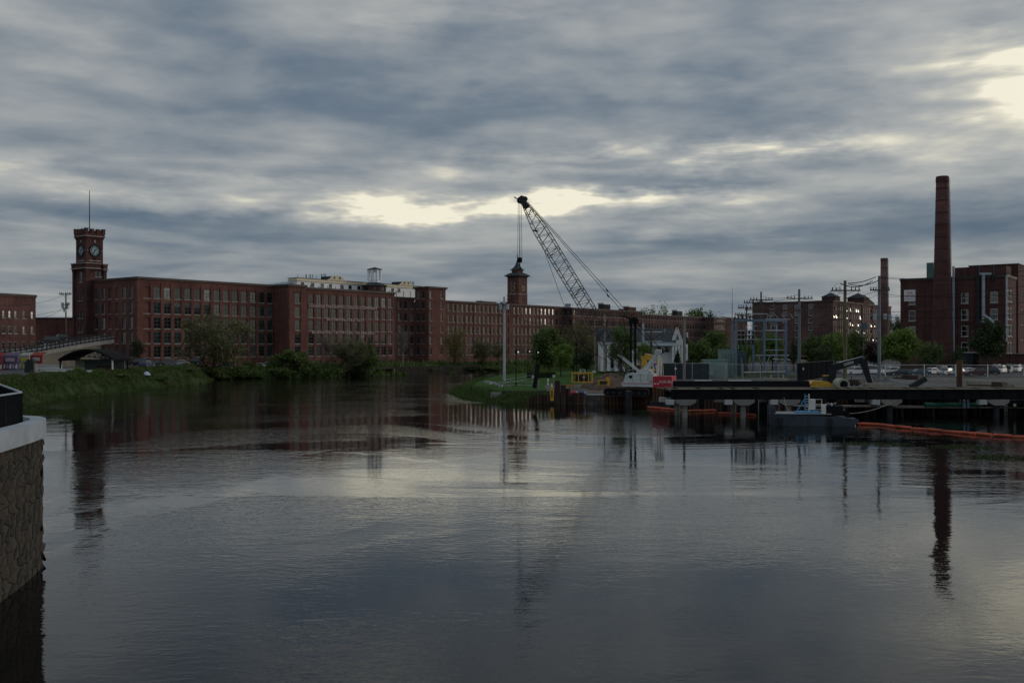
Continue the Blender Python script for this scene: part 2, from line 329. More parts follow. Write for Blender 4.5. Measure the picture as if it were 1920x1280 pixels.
def np_mesh(name, v, f, m):
    me = bpy.data.meshes.new(name); k = f.shape[1]
    me.vertices.add(len(v)); me.vertices.foreach_set('co', v.astype(np.float32).ravel()); me.loops.add(f.size); me.loops.foreach_set('vertex_index', f.astype(np.int32).ravel())
    me.polygons.add(len(f)); me.polygons.foreach_set('loop_start', np.arange(0, f.size, k, dtype=np.int32)); me.update(calc_edges=True); me.materials.append(m); return me
SEED = [11]
def tree(px, Y, ytop, wpx, kindk, label, name='tree', n=None, lean=0, zb=None, group=None, x=None, trunk=.28):
    SEED[0] += 1; rng = np.random.default_rng(SEED[0]); X = at(px, Y) if x is None else x
    zb = gz(X, Y) if zb is None else zb
    h = zz(ytop, Y) - zb; w = wpx/F*Y; root = thing(name, label, 'shrub' if 'shrub' in name or 'hedge' in name else 'tree', (X, Y, zb - .1), rng.uniform(0, 6.28), group)
    bare = kindk == 'bare'; sparse = kindk in ('olive', 'willow'); con = kindk == 'conifer'; low_ = 'shrub' in name
    z0 = h*(.06 if low_ else .12 if con else .24 if not sparse else .18); cc = np.array([lean, 0, (z0+h)/2]); rr = np.array([w/2, w/2*.9, (h-z0)/2])
    nc = 44 if not sparse else 64
    d = rng.normal(size=(nc, 3)); d /= np.linalg.norm(d, axis=1)[:, None]; q = cc + d*rr*(rng.uniform(.25, .93 if not sparse else 1.1, nc)**.7)[:, None]
    if con: q[:, :2] = (q[:, :2] - cc[:2])*np.clip((h*1.05 - q[:, 2])/h*1.5, .08, 1)[:, None] + cc[:2]
    mb = MB(); r0 = max(.06, h*.022) if not low_ else .05; top = (lean*.8, 0, h*(.7 if not con else .97))
    knee = (lean*.25 + rng.normal()*.1*w*.2, rng.normal()*.1, z0*1.05)
    mb.tube((0, 0, 0), knee, r0*1.25, r0*.9, 7); mb.tube(knee, top, r0*.9, r0*.25, 6)
    sub = range(nc) if (bare or sparse) else range(0, nc, 2)
    for i in sub:
        tt = np.clip((q[i, 2] - z0)/max(.1, h-z0)*.75 - .08, 0, .9); a = Vector(knee).lerp(Vector(top), float(tt)); e = Vector(q[i]); mdl = a.lerp(e, .55) + Vector((0, 0, -.07*(e-a).length + .1*rng.normal()*w*.1))
        mb.tube(a, mdl, r0*.36, r0*.2, 5); mb.tube(mdl, e, r0*.2, r0*.07, 4)
        if bare or sparse:
            for _ in range(9 if bare else 6):
                g = Vector(rng.normal(size=3)); g.z = abs(g.z)*.8 - (.5 if kindk == 'willow' else 0); g = g.normalized()*w*rng.uniform(.10, .24); st = mdl.lerp(e, rng.uniform(0, 1)); mb.tube(st, st+g, r0*.09, r0*.03, 3)
    mb.build('trunk', BARKP if bare else BARK, root)
    if not bare:
        n = int((n or (5000 if sparse else 4400)*max(.5, min(1.7, w*h/60))))
        ci = rng.integers(0, nc, n); sp = rr*(.25 if not sparse else .19); off = rng.normal(size=(n, 3))*sp*.62
        pts = q[ci] + off
        if kindk == 'willow': pts[:, 2] -= np.abs(rng.normal(size=n))*h*.07
        pts[:, 2] = np.maximum(pts[:, 2], .05 if low_ else z0*.45)
        size = min(.85, max(.14, w*.036))*(.46 if sparse else 1.0)
        v, f = leaves(pts, size, rng, .2); c = put('crown', np_mesh('crown', v, f, LEAF['dark' if con else kindk]), root)
    return root
def tufts(name, xs, ys, hs, mt, label, cat, seed, w=.05, per=5, zs=None):
    rng = np.random.default_rng(seed); n = len(xs)*per; bx = np.repeat(xs, per) + rng.normal(size=n)*.25; by = np.repeat(ys, per) + rng.normal(size=n)*.25; hh = np.repeat(hs, per)*rng.uniform(.5, 1.2, n)
    bz = ground_z(bx, by) - .05 if zs is None else np.repeat(zs, per); d = rng.normal(size=(n, 2)); ph = rng.uniform(0, 6.28, n); ww = w*rng.uniform(.6, 1.4, n)*(1+hh)
    p0 = np.stack([bx-np.cos(ph)*ww, by-np.sin(ph)*ww, bz], 1); p1 = np.stack([bx+np.cos(ph)*ww, by+np.sin(ph)*ww, bz], 1); p2 = np.stack([bx+d[:, 0]*hh*.3, by+d[:, 1]*hh*.3, bz+hh], 1)
    v = np.stack([p0, p1, p2], 1).reshape(-1, 3)
    return kind(tag(put(name, np_mesh(name, v, np.arange(n*3).reshape(-1, 3), mt)), label, cat), 'stuff')
def scatter(n, x0, x1, y0, y1, test, seed):
    rng = np.random.default_rng(seed); xs = rng.uniform(x0, x1, n); ys = rng.uniform(y0, y1, n); d, l = river_sd(xs, ys); k = test(xs, ys, d, l); return xs[k], ys[k], d[k]
xs, ys, d = scatter(60000, -115, -70, 140, 262, lambda x, y, d, l: l & (d > -.2) & (d < 6.5), 3)
rng0 = np.random.default_rng(5); patch = np.clip(.25*np.sin(xs*2.3+ys*.7+2*np.sin(ys*.9)) + .5 + .45*np.sin(xs*.9+1.1*np.sin(ys*.4))*np.sin(ys*.55+1) + .25*np.sin(ys*1.7+xs), 0, 1)
tufts('bank_grass', xs, ys, .14 + .55*patch**1.5*rng0.uniform(.3, 1, len(xs)), LEAF['grass'], 'long green grass covering the left river bank', 'grass', 6, .09, 6)
k = rng0.uniform(size=len(xs)) < .05
tufts('bank_weeds', xs[k], ys[k], .5 + .5*rng0.uniform(size=k.sum()), LEAF['reed'], 'dry brown stems standing among the left bank grass', 'weeds', 7, .03, 6)
xs, ys, d = scatter(16000, -16, 16, 153, 250, lambda x, y, d, l: ~l & (d > -.3) & (d < 5.5) & ((y < 176) | (d < 4)) & ~((x > 10) & (y < 170)), 8)
tufts('point_grass', xs, ys, .25 + .45*rng0.uniform(size=len(xs)), LEAF['grass'], 'rough green grass round the tip of the river point', 'grass', 9, .05, 5)
xs, ys, d = scatter(9000, -75, 30, 262, 380, lambda x, y, d, l: l & (d > -.5) & (d < 12), 10)
tufts('far_bank_brush', xs, ys, .5 + 1.5*rng0.uniform(size=len(xs))**2, LEAF['green'], 'low green brush along the foot of the mills', 'brush', 12, .13, 6)
def islet(px, py, L_, Wd, n, seed, label):
    Y = dep(py); X = at(px, Y); rng = np.random.default_rng(seed); a = rng.uniform(0, 6.28, n); r = np.sqrt(rng.uniform(size=n))
    tufts('water_weeds', X+np.cos(a)*r*L_, Y+np.sin(a)*r*Wd, .05+.14*rng.uniform(size=n), LEAF['dark'], label, 'weeds', seed, .05, 4, zs=np.full(n, -.04))
islet(1292, 772, 1.4, 1.0, 160, 31, 'small patch of green weeds in the water beside the orange boom')
islet(1205, 771, 1.0, .6, 110, 32, 'tiny patch of weeds in the water below the crane')
islet(1880, 858, 2.6, 2.2, 420, 33, 'largest patch of river weeds at the right edge of the water')
islet(1800, 838, 2.6, 1.4, 300, 34, 'dark patch of river weeds in front of the long orange boom')
islet(1640, 832, 3.6, 1.5, 260, 35, 'low patch of river weeds in the water right of the barge')
# ================================================================ stone abutment at the left edge
ab = thing('stone_abutment', 'rough stone river wall with rounded end and pale concrete parapet', 'wall', (-19.8, 40, 0))
plan = [(3.6, -16), (2.8, -10), (1.9, -5), (1.3, -1.6), (.75, .6), (.25, 1.6), (-.5, 2.5), (-1.6, 3.1), (-3.4, 3.5), (-7, 3.8), (-14, 4)]
def ribbon(mb, pts, inset, z0, z1, back=-14.0):
    pl_ = [Vector(p) for p in pts]; nn = []
    for i in range(len(pl_)):
        t = (pl_[min(i+1, len(pl_)-1)] - pl_[max(i-1, 0)]).normalized(); nn.append(Vector((t.y, -t.x)))
    return [pl_[i] - nn[i]*inset for i in range(len(pl_))]
def slab(pts_out, pts_in, z0, z1):
    mb = MB(); n = len(pts_out); vs = [(*p, z0) for p in pts_out] + [(*p, z1) for p in pts_out] + [(*p, z0) for p in pts_in] + [(*p, z1) for p in pts_in]
    for i in range(n-1): mb.f += [(i, i+1, n+i+1, n+i), (n+i, n+i+1, 3*n+i+1, 3*n+i), (2*n+i+1, 2*n+i, 3*n+i, 3*n+i+1), (i+1, i, 2*n+i, 2*n+i+1)]; mb.m += [0]*4
    mb.v = vs; mb.f += [(0, n, 3*n, 2*n), (n-1, 3*n-1, 4*n-1, 2*n-1)]; mb.m += [0, 0]; return mb
core_o = ribbon(None, plan, .10, 0, 0)
MB().prism([tuple(p) for p in core_o] + [(-14, -16)], -2, 5.28, 'z').build('core', mat('mortar', (.040, .036, .031), 1, 0, .4, 1.2, .5), ab)
slab([tuple(p) for p in ribbon(None, plan, -.05, 0, 0)], [tuple(p) for p in ribbon(None, plan, .55, 0, 0)], 5.29, 6.0).build('parapet', mat('parapet_concrete', (.30, .335, .375), .85, 0, .2, .9, .15), ab)
MB().prism([tuple(p) for p in ribbon(None, plan, .56, 0, 0)] + [(-14, -16)], 5.285, 5.62, 'z').build('deck', mat('deck_blue_grey', (.28, .36, .45), .7, 0, .12, .8), ab)
STN = mat('wall_stone', (.048, .043, .037), 1, 0, .6, 3.5, 1.0, spec=.1); STN2 = mat('wall_stone_dark', (.037, .034, .030), 1, 0, .6, 3.5, 1.0, spec=.1)
rg = random.Random(4); stone_me = []
for i in range(10):
    n = rg.randint(5, 7); an = sorted(rg.uniform(0, 6.28) if rg.random() < .25 else 6.283*j/n + rg.uniform(-.35, .35) for j in range(n)); mb = MB()
    o_ = [(math.cos(a)*rg.uniform(.42, .56), math.sin(a)*rg.uniform(.42, .56)) for a in an]
    vs = [(p[0], 0, p[1]) for p in o_] + [(p[0]*.82, -1, p[1]*.82) for p in o_] + [(rg.uniform(-.1, .1), -1.25, rg.uniform(-.1, .1))]
    mb.add(vs, [(j, (j+1) % n, n+(j+1) % n, n+j) for j in range(n)] + [(n+j, n+(j+1) % n, 2*n) for j in range(n)]); stone_me.append(mb.mesh('stone', STN if i % 3 else STN2))
seg = [(Vector(a), Vector(b)) for a, b in zip(core_o[1:], core_o[2:8])]; tot = sum((b_-a_).length for a_, b_ in seg); nst = 0; zc = -.25
while zc < 5.2:
    s0 = rg.uniform(0, .3)
    while s0 < tot:
        w_ = rg.uniform(.55, 1.25); q = s0 + w_/2; s0 += w_*.86
        for a_, b_ in seg:
            ln = (b_-a_).length
            if q <= ln: break
            q -= ln
        else: continue
        if nst >= 290: break
        p = a_.lerp(b_, q/ln); t = (b_-a_).normalized(); o = put('stone', stone_me[rg.randrange(10)], ab, (p.x, p.y, min(5.0, zc + .25 + rg.uniform(-.1, .1))), math.atan2(t.y, t.x))
        o.scale = (w_*1.1, rg.uniform(.018, .040), rg.uniform(.50, .70)); o.rotation_euler.y = rg.uniform(-.4, .4); nst += 1
    zc += .44
def railing(name, label, pts, h, post_gap, parent_loc, mt, pick=None, rails=(1.0,), pr=.04):
    r = thing(name, label, 'railing', parent_loc); L0 = Vector(parent_loc)
    pts = [Vector(p) - L0 for p in pts]
    for a, b in zip(pts[:-1], pts[1:]):
        n = max(1, round((b-a).length/post_gap))
        for i in range(n+1 if b is pts[-1] or (b-pts[-1]).length < 1e-6 else n):
            p = a.lerp(b, i/n); MB().box(p.x-pr, p.x+pr, p.y-pr, p.y+pr, p.z, p.z+h).build('post', mt, r)
        for k_ in rails: MB().bar(a+Vector((0, 0, h*k_+.03)), b+Vector((0, 0, h*k_+.03)), .07, .06).build('rail', mt if k_ < 1 else STEEL if pick else mt, r)
        if pick:
            mb = MB(); m_ = int((b-a).length/pick)
            for i in range(m_): p = a.lerp(b, (i+.5)/m_); mb.bar(p+Vector((0, 0, .1)), p+Vector((0, 0, h)), .03)
            mb.build('pickets', mt, r)
    return r
railing('steel_railing', 'black picket railing with pale handrail on the stone abutment', [(-18.9, 33.0, 5.62), (-20.35, 41.3, 5.62), (-27, 52, 5.62)], 1.42, 1.9, (-20.35, 41.3, 5.62), BLACK, pick=.13, rails=(.08, 1.0))
# ================================================================ mills: walls with real openings, windows set into them
ANG = math.atan2(.795, .607); DU = Vector((math.cos(ANG), math.sin(ANG))); DN = Vector((DU.y, -DU.x))
P0 = Vector((-104.3, 277.0))
def M(u, v): q = P0 + DU*u + DN*v; return (q.x, q.y)
def upx(px, v, org=None):
    o = Vector(M(0, v)) if org is None else Vector(org); k = (px-CX)/F; return (k*o.y - o.x)/(DU.x - k*DU.y)
def spx(px, org):                                   # distance back along the side wall that a pixel column marks
    k = (px-CX)/F; return (org[0] - k*org[1])/(DN.x - k*DN.y)
def facade(mb, fr, W_, z0, z1, ops, arch=0.0, reveal=.4, mi=0):
    ox, oy, r = fr; c, s = math.cos(r), math.sin(r); Q = lambda u, z, d=0: (ox+c*u-s*d, oy+s*u+c*d, z)
    us = sorted({0.0, W_} | {o[0] for o in ops} | {o[1] for o in ops}); zs = sorted({z0, z1} | {o[2] for o in ops} | {o[3] for o in ops})
    for i in range(len(us)-1):
        for j in range(len(zs)-1):
            um, zm = (us[i]+us[i+1])/2, (zs[j]+zs[j+1])/2
            if any(o[0] < um < o[1] and o[2] < zm < o[3] for o in ops): continue
            mb.add([Q(us[i], zs[j]), Q(us[i+1], zs[j]), Q(us[i+1], zs[j+1]), Q(us[i], zs[j+1])], [(0, 1, 2, 3)], mi)
    for o in ops:
        a, b, za, zb = o[:4]; rv = o[4] if len(o) > 4 else reveal
        for p, q in (((a, za), (b, za)), ((b, za), (b, zb)), ((b, zb), (a, zb)), ((a, zb), (a, za))): mb.add([Q(*p), Q(*q), Q(*q, rv), Q(*p, rv)], [(0, 1, 2, 3)], mi)
        if len(o) > 4: mb.add([Q(a, za, rv), Q(b, za, rv), Q(b, zb, rv), Q(a, zb, rv)], [(0, 1, 2, 3)], mi)   # bricked-up opening
        if arch:
            m_ = (a+b)/2
            for sd_ in (-1, 1):
                e = m_ + sd_*(b-a)/2; pts = [(e + (m_-e)*t, zb - arch*(1-t)**2) for t in (0, .33, .67, 1)]
                for d_ in (0,):
                    for p, q in zip(pts[:-1], pts[1:]): mb.add([Q(e, zb, .02), Q(*p, .02), Q(*q, .02)], [(0, 1, 2)], mi)
WC = {}
def window(parent, fr, o, nx=2, ny=3, fm=None, gm=None, sill=True, far=False, fw=.10, sm=None):
    fm = fm or FRAME; a, b, za, zb = o[:4]; w, h = round(b-a, 2), round(zb-za, 2); key = (w, h, nx, ny, fm.name, far, fw)
    if key not in WC:
        mb = MB(); y0, y1 = .08, .18
        mb.box(0, fw, y0, y1, 0, h); mb.box(w-fw, w, y0, y1, 0, h); mb.box(fw, w-fw, y0, y1, 0, fw*1.2); mb.box(fw, w-fw, y0, y1, h-fw*1.6, h)
        for i in range(1, nx): mb.box(w*i/nx-.035, w*i/nx+.035, y0+.02, y1, fw*1.2, h-fw*1.6)
        for j in range(1, ny): mb.box(fw, w-fw, y0-.01+(.03 if j != ny//2+ny % 2 else 0), y1-.003, h*j/ny-.04, h*j/ny+.04)
        WC[key] = (mb.mesh('window', fm), MB().add([(0, .17, 0), (w, .17, 0), (w, .17, h), (0, .17, h)], [(0, 1, 2, 3)]))
    me, pm = WC[key]; ox, oy, r = fr; c, s = math.cos(r), math.sin(r)
    win = put('window', me, parent, (ox+c*a, oy+s*a, za), r)
    g = gm() if callable(gm) else gm or GL[random.choices((0, 1, 2, 3), (6, 4, 1.6, .3))[0]]
    if (key, g.name) not in WC: WC[(key, g.name)] = pm.mesh('pane', g)
    pane = put('pane', WC[(key, g.name)], win)
    pane.rotation_euler = (random.uniform(-.006, .006), 0, random.uniform(-.012, .012)) if g is not GLINT else (random.uniform(-.28, -.12), 0, random.uniform(-.17, -.05))
    if sill:
        sm = sm or SAND
        if ('s', w, sm.name) not in WC: WC[('s', w, sm.name)] = MB().box(-.12, w+.12, -.12, .08, -.24, 0).mesh('window_sill', sm)
        put('window_sill', WC[('s', w, sm.name)], win)
    return win
def cols(cs, w): return [(c-w/2, c+w/2) for c in cs]
def rows(cs, zs, h): return [(a, b, z, z+h) for z in zs for a, b in cs]
def block(name, label, cat, org, L, W_, zb, zt, m, front=(), left=(), right=(), arch=0.0, wk=None, piers=(), pm=None, cornice=.35, cm=None, blind=(), blindL=(), wkL=None, group=None, ang=None, bands=True):
    """a mill block: local x along the front, y back, origin at its near left corner"""
    r = thing(name, label, cat, (*org, zb), ANG if ang is None else ang, group); h = zt-zb
    D = lambda ops: [(o[0], o[1], o[2]-zb, o[3]-zb) + tuple(o[4:]) for o in ops]
    front, left, right, blind, blindL = D(front), D(left), D(right), D(blind), D(blindL)
    fF, fL, fR = (0, 0, 0), (0, W_, -math.pi/2), (L, 0, math.pi/2); mb = MB()
    facade(mb, fF, L, 0, h, front+[b+(.22,) for b in blind], arch); facade(mb, fL, W_, 0, h, left+[b+(.22,) for b in blindL], arch); facade(mb, fR, W_, 0, h, right, arch)
    mb.add([(0, W_, 0), (L, W_, 0), (L, W_, h), (0, W_, h)], [(0, 1, 2, 3)]); mb.build('wall', m, r)
    wk = wk or {}
    for fr, ops, kw in ((fF, front, wk), (fL, left, wkL or wk), (fR, right, wkL or wk)):
        for o in ops: window(r, fr, o, **kw)
    for b in blind: MB().box(b[0]-.12, b[1]+.12, -.11, .0, b[2]-.24, b[2]).build('window_sill', SAND, r)
    for b in blindL: MB().box(-.11, 0, W_-b[1]-.12, W_-b[0]+.12, b[2]-.24, b[2]).build('window_sill', SAND, r)
    for a, b in piers: MB().box(a, b, -.13, -.004, .02, h-1.25).build('pier', pm or m, r)
    cm = cm or COPPER
    roof = MB().box(-.02, L+.02, -.02, W_+.02, h-.02, h+.12).build('roof', TAR, r)
    if cornice:
        MB().box(-cornice, L+cornice, -cornice, W_+cornice, h-.30, h+.25).build('cornice', cm, r)
        MB().box(-cornice*.5, L+cornice*.5, -cornice*.5, W_+cornice*.5, h-.62, h-.304).build('cornice_course', m, r)
    return r
ZS = [5.7, 9.68, 13.85, 18.1, 22.4]                                 # sill heights common to the mill floors
zc_ = lambda c: 120 + c/4.8
# --- mill at the left: five tall storeys, corner towards the river
cF = [upx(zc_(q), 0) for q in (838, 930, 1022, 1114, 1200, 1288, 1375, 1456, 1538, 1620, 1700, 1778, 1850)]; L1 = 47.4; W1 = 30.0
sL = [W1 - spx(zc_(q), P0) for q in (293, 355, 415, 478, 540, 606)]
o1 = rows(cols(cF, 2.15), ZS, 3.25); bl1 = rows(cols([upx(zc_(745), 0)], 2.2), ZS, 3.25)
sideW = rows(cols([sL[0], sL[1], sL[4], sL[5]], 1.55), ZS, 3.25); sideB = rows(cols([sL[2], sL[3]], 1.55), ZS, 3.25)
ed = [upx(zc_(745), 0)] + cF; pr = [((a+b)/2-.52, (a+b)/2+.52) for a, b in zip(ed[:-1], ed[1:])]
block('mill_building', 'five storey red brick mill with tall windows adjoining the battlemented clock tower', 'mill', P0, L1, W1, 2.4, 28.0, BR, o1, sideW, (), .32, dict(nx=2, ny=3), pr, blind=bl1, blindL=sideB)
# --- lettered mill with its projecting end bay
vT, vB = 7.1, 5.6; eT = upx(541, vT); TB = Vector(M(eT, vT)); zc3 = lambda c: 480 + c/5.053
eB = upx(574, vT) - eT
cT = upx(zc3(393), vT) - eT
tb = block('end_bay', 'projecting brick end bay with one column of windows left of the lettered mill', 'mill', TB, eB, 20, 1.4, 28.0, BR, rows(cols([cT], 2.1), ZS, 3.2), (), (), .32, dict(nx=2, ny=3), [(.25, cT-1.35), (cT+1.35, eB-.25)])
B2 = Vector(M(eT+eB, vB)); L2 = upx(739.5, vB) - (eT+eB)
c2 = [upx(zc3(q), vB) - (eT+eB) for q in (522, 597, 668, 738, 808, 880, 947, 1013, 1080, 1145, 1210, 1270)]
o2 = rows(cols(c2, 2.1), ZS, 3.2) + rows(cols(c2[1:], 2.1), [1.75], 2.5)
p2 = [((a+b)/2-.5, (a+b)/2+.5) for a, b in zip(c2[:-1], c2[1:])]
lm = block('lettered_mill', 'long brick mill with faded white company lettering painted across its front', 'mill', B2, L2, 24, .6, 27.5, BR, o2, (), (), .32, dict(nx=2, ny=3), p2)
def lett(s, z, a, b, sz):
    ua, ub = (upx(zc3(q), vB) - (eT+eB) for q in (a, b))
    MB().box(ua-.5, ub+.5, -.150, -.132, z-.6-sz*.42, z-.6+sz*.42).build('painted_band', BR2, lm)
    text_part(s, sz, LETT, lm, ((ua+ub)/2, -.165, z-.6), (math.pi/2, 0, 0), width=ub-ua, ext=.006)
lett('NASHUA MANUFACTURING COMPANY', 22.0-.25, 500, 1145, 1.25); lett('INCORPORATED 1823', 17.75-.25, 668, 1015, .95); lett('BLANKETS - COTTON - FLANNELS', 13.5-.25, 530, 1120, 1.05)
# --- low link and stair tower
uR = upx(739.5, 2) ; uS = upx(777, 2); rec = Vector(M(uR, 2))
cr = [upx(zc3(q), 2) - uR for q in (1362, 1418, 1475)]
block('link_block', 'narrow brick link with small windows between lettered mill and stair tower', 'mill', rec, uS-uR, 16, .4, 26.3, BR2, rows(cols(cr, 1.5), ZS, 2.6), (), (), .25, dict(nx=2, ny=2), cornice=.25)
vS = 9.0; ST = Vector(M(uS, vS)); LS = upx(835.5, vS) - uS
cs_ = [upx(zc3(q), vS) - uS for q in (1655, 1758)]; WS = spx(778, ST); csl = [WS - spx(zc3(q), ST) for q in (1535, 1585)]
block('stair_tower', 'taller plain brick stair tower between lettered mill and long mill', 'tower', ST, LS, WS, .4, 30.2, BR, rows(cols(cs_, 1.25), ZS+[26.2], 2.6), rows(cols(csl, 1.25), ZS+[26.2], 2.6), (), .25, dict(nx=2, ny=2), cornice=.6)
# --- long mill
vL = 3.0; uA = upx(835.5, vL); uE = upx(1057, vL); LG = Vector(M(uA, vL)); zc4 = lambda c: 780 + c/4.74
cl = [upx(zc4(q), vL) - uA for q in (292, 336, 375, 415, 455, 494, 532, 570, 606, 645, 681, 717, 754, 826, 877, 912, 948, 982, 1018, 1052, 1086, 1118, 1152, 1185, 1218, 1250, 1283)]
zl = [z-.2 for z in ZS]
far = dict(nx=1, ny=2, sill=True, fw=.13)
brk = [upx(zc4(865), vL) - uA]
lm2 = block('long_mill', 'very long brick mill with small paired windows below the pagoda roofed tower', 'mill', LG, uE-uA, 20, .4, 25.9, BR2, rows(cols(cl, 1.35), zl, 2.75), (), (), .2, far, [(q-.15, q+.15) for q in [upx(zc4(g), vL)-uA for g in (353, 435, 513, 588, 663, 736, 896, 1000, 1100, 1200)]] + [(brk[0]-3.2, brk[0]-.2)], cornice=.4)
v2 = 7.6; A2 = Vector(M(uE, v2)); uF = upx(1203, v2)
nb = 27; c5 = [(i+.8)*(uF-uE)/nb for i in range(nb)]
block('far_mill', 'brick mill block stepping forward behind the crane boom', 'mill', A2, uF-uE, 20, .4, 25.5, BR2, rows(cols(c5, 1.2), zl, 2.6), rows(cols([16.5, 19], 1.2), zl, 2.6), (), .2, far, [(c5[i]-1.3, c5[i]-1.1) for i in (3, 8, 13, 18, 23)], cornice=.4)
A3 = Vector(M(uF, 2)); u3 = upx(1320, 2); n3 = 26
c6 = [(i+.8)*(u3-uF)/n3 for i in range(n3)]
block('receding_mill', 'distant brick mill block behind the white house', 'mill', A3, u3-uF, 20, .4, 24.5, BRF, rows(cols(c6, 1.25), zl[1:], 2.5), (), (), 0, far, cornice=.3)
A4 = Vector(M(u3-2, 9)); u4 = upx(1361, 9); c7 = [(i+.8)*(u4-u3+2)/9 for i in range(9)]
block('end_mill', 'last brick mill block before the substation', 'mill', A4, u4-u3+2, 24, .4, 24.0, BRF, rows(cols(c7, 1.3), zl[1:], 2.5), rows(cols([6, 12, 18], 1.3), zl[1:], 2.5), (), 0, far, cornice=.3)
A5 = (at(1362, 600), 600)
block('farthest_mill', 'plain dark red brick wall at the right end of the mills', 'mill', A5, 30, 14, .4, 26.0, BRD, (), (), (), 0, far, cornice=.3)
# roof clutter on the mills
def roof_unit(px, Y, y0, y1, w, m, label, vents=0, zb=25.4):
    h_ = zz(y0, Y) - zb; wd = w/F*Y; r = thing('roof_unit', label, 'roof unit', (at(px, Y), Y, zb), ANG)
    MB().box(-wd/2, wd/2, -1.5, 1.5, .0, h_*.82).build('housing', m, r); MB().box(-wd/2-.15, wd/2+.15, -1.65, 1.65, h_*.82+.003, h_).build('cap', STEEL, r)
    for i in range(vents): u = -wd/2 + (i+.5)*wd/vents; MB().box(u-.25, u+.25, -1.56, -1.503, h_*.2, h_*.7).build('vent', BLACK, r)
roof_unit(1068, 446, 569.5, 578, 12, STEEL, 'grey box cooler on the mill roof left of the boom')
roof_unit(1133, 470, 568, 580, 24, DARK, 'dark long chiller with vents on the mill roof behind the boom', 6)
roof_unit(1181, 486, 574, 583, 26, BRD, 'low brick roof block on the mill right of the pendant lines')
roof_unit(912, 402, 564.5, 570, 44, DARK, 'long low dark roof structure left of the pagoda tower', 0, 25.9)
roof_unit(1270, 536, 581, 592, 22, DARK, 'dark roof plant on the receding mill behind the house', 4, 24.4)
tg = thing('roof_hut', 'brick roof parapet block above the mill near green treetops', 'roof hut', (at(1175, 500), 500, 25.4), ANG); MB().frustum(0, 0, .1, 2.0, 4, 2, 4.4, 2.2).build('wall', BRD, tg)
# --- battlemented clock tower
ct = thing('clock_tower', 'battlemented brick clock tower with flagpole at the left end of the mills', 'tower', (*M(.7, -25.9), 3.4), ANG); zb = 3.4
Z = lambda py, Y=289: zz(py, Y) - zb
hx, hy = 2.75, 3.4; z1 = Z(503); mb = MB()
# lower shaft with corner turrets and slit windows
lw = [(2.2, 3.0, z, z+h_) for z, h_ in ((Z(622), 2.0), (Z(596), 1.9), (Z(563), 1.9))] + [(3.7, 4.5, z, z+h_) for z, h_ in ((Z(622), 2.0), (Z(596), 1.9), (Z(563), 1.9))] + [(2.5, 4.3, Z(528), Z(508))]
facade(mb, (-hx, hy, -math.pi/2), 2*hy, 0, z1, lw, .25, .5); fw_ = [(2.6, 3.4, Z(517.5), Z(507)), (3.8, 4.6, Z(517.5), Z(507))]
facade(mb, (-hx, -hy, 0), 2*hx, 0, z1, fw_, 0, .5); facade(mb, (hx, -hy, math.pi/2), 2*hy, 0, z1, []); mb.add([(-hx, hy, 0), (hx, hy, 0), (hx, hy, z1), (-hx, hy, z1)], [(0, 1, 2, 3)]); mb.add([(-hx, -hy, z1), (hx, -hy, z1), (hx, hy, z1), (-hx, hy, z1)], [(0, 1, 2, 3)])
mb.build('shaft', BRD, ct)
for o in lw[:-1]: window(ct, (-hx, hy, -math.pi/2), o, 1, 2)
w_ = window(ct, (-hx, hy, -math.pi/2), lw[-1], 3, 3, fm=SAND, gm=GL[0])
for o in fw_: window(ct, (-hx, -hy, 0), o, 1, 2)
for sx_, sy_ in ((-1, -1), (1, -1), (-1, 1), (1, 1)):
    MB().box(sx_*hx-.45, sx_*hx+.45, sy_*hy-.45, sy_*hy+.45, .0, z1+.02).build('corner_buttress', BRD, ct)
    MB().frustum(sx_*hx, sy_*hy, z1-.9, z1+1.6, .5, .5, .72, .72).build('turret', BRD, ct)
for z_, t_ in ((z1-.05, .28), (z1+1.45, .25)):
    MB().box(-hx-.8, hx*.45, -hy-.8, hy+.8, z_, z_+t_).build('stone_band', SAND, ct); MB().box(hx-.75, hx+.78, -hy-.79, hy+.79, z_-.12, z_+t_-.12).build('stone_band', SAND, ct)
MB().box(-hx-.5, hx*.42, -hy-.5, hy+.5, z1+.24, z1+1.44).build('parapet', BRD, ct)
ux, uy = 2.6, 2.85; z2 = Z(448)
MB().box(-ux, ux, -uy, uy, z1+.02, z2).build('belfry', BRD, ct)
MB().frustum(0, 0, z2, z2+.9, ux+.02, uy+.02, ux+.4, uy+.4).build('corbel', BRD, ct); MB().box(-ux-.48, ux+.48, -uy-.48, uy+.48, z2+.9, z2+1.15).build('stone_band', SAND, ct)
MB().box(-ux-.36, ux+.36, -uy-.36, uy+.36, z2+1.15, z2+1.75).build('parapet', BRD, ct)
for i in range(4):
    for j in range(4):
        if 0 < i < 3 and 0 < j < 3: continue
        px_, py_ = -ux-.05 + i*(2*ux+.1)/3, -uy-.05 + j*(2*uy+.1)/3; hh = 1.3 if (i in (0, 3) and j in (0, 3)) else 1.15
        q = MB().box(px_-.42, px_+.42, py_-.42, py_+.42, z2+1.75, z2+1.75+hh).build('merlon', BRD, ct); MB().box(px_-.48, px_+.48, py_-.48, py_+.48, z2+1.75+hh, z2+2.0+hh).build('coping', COPPER, q)
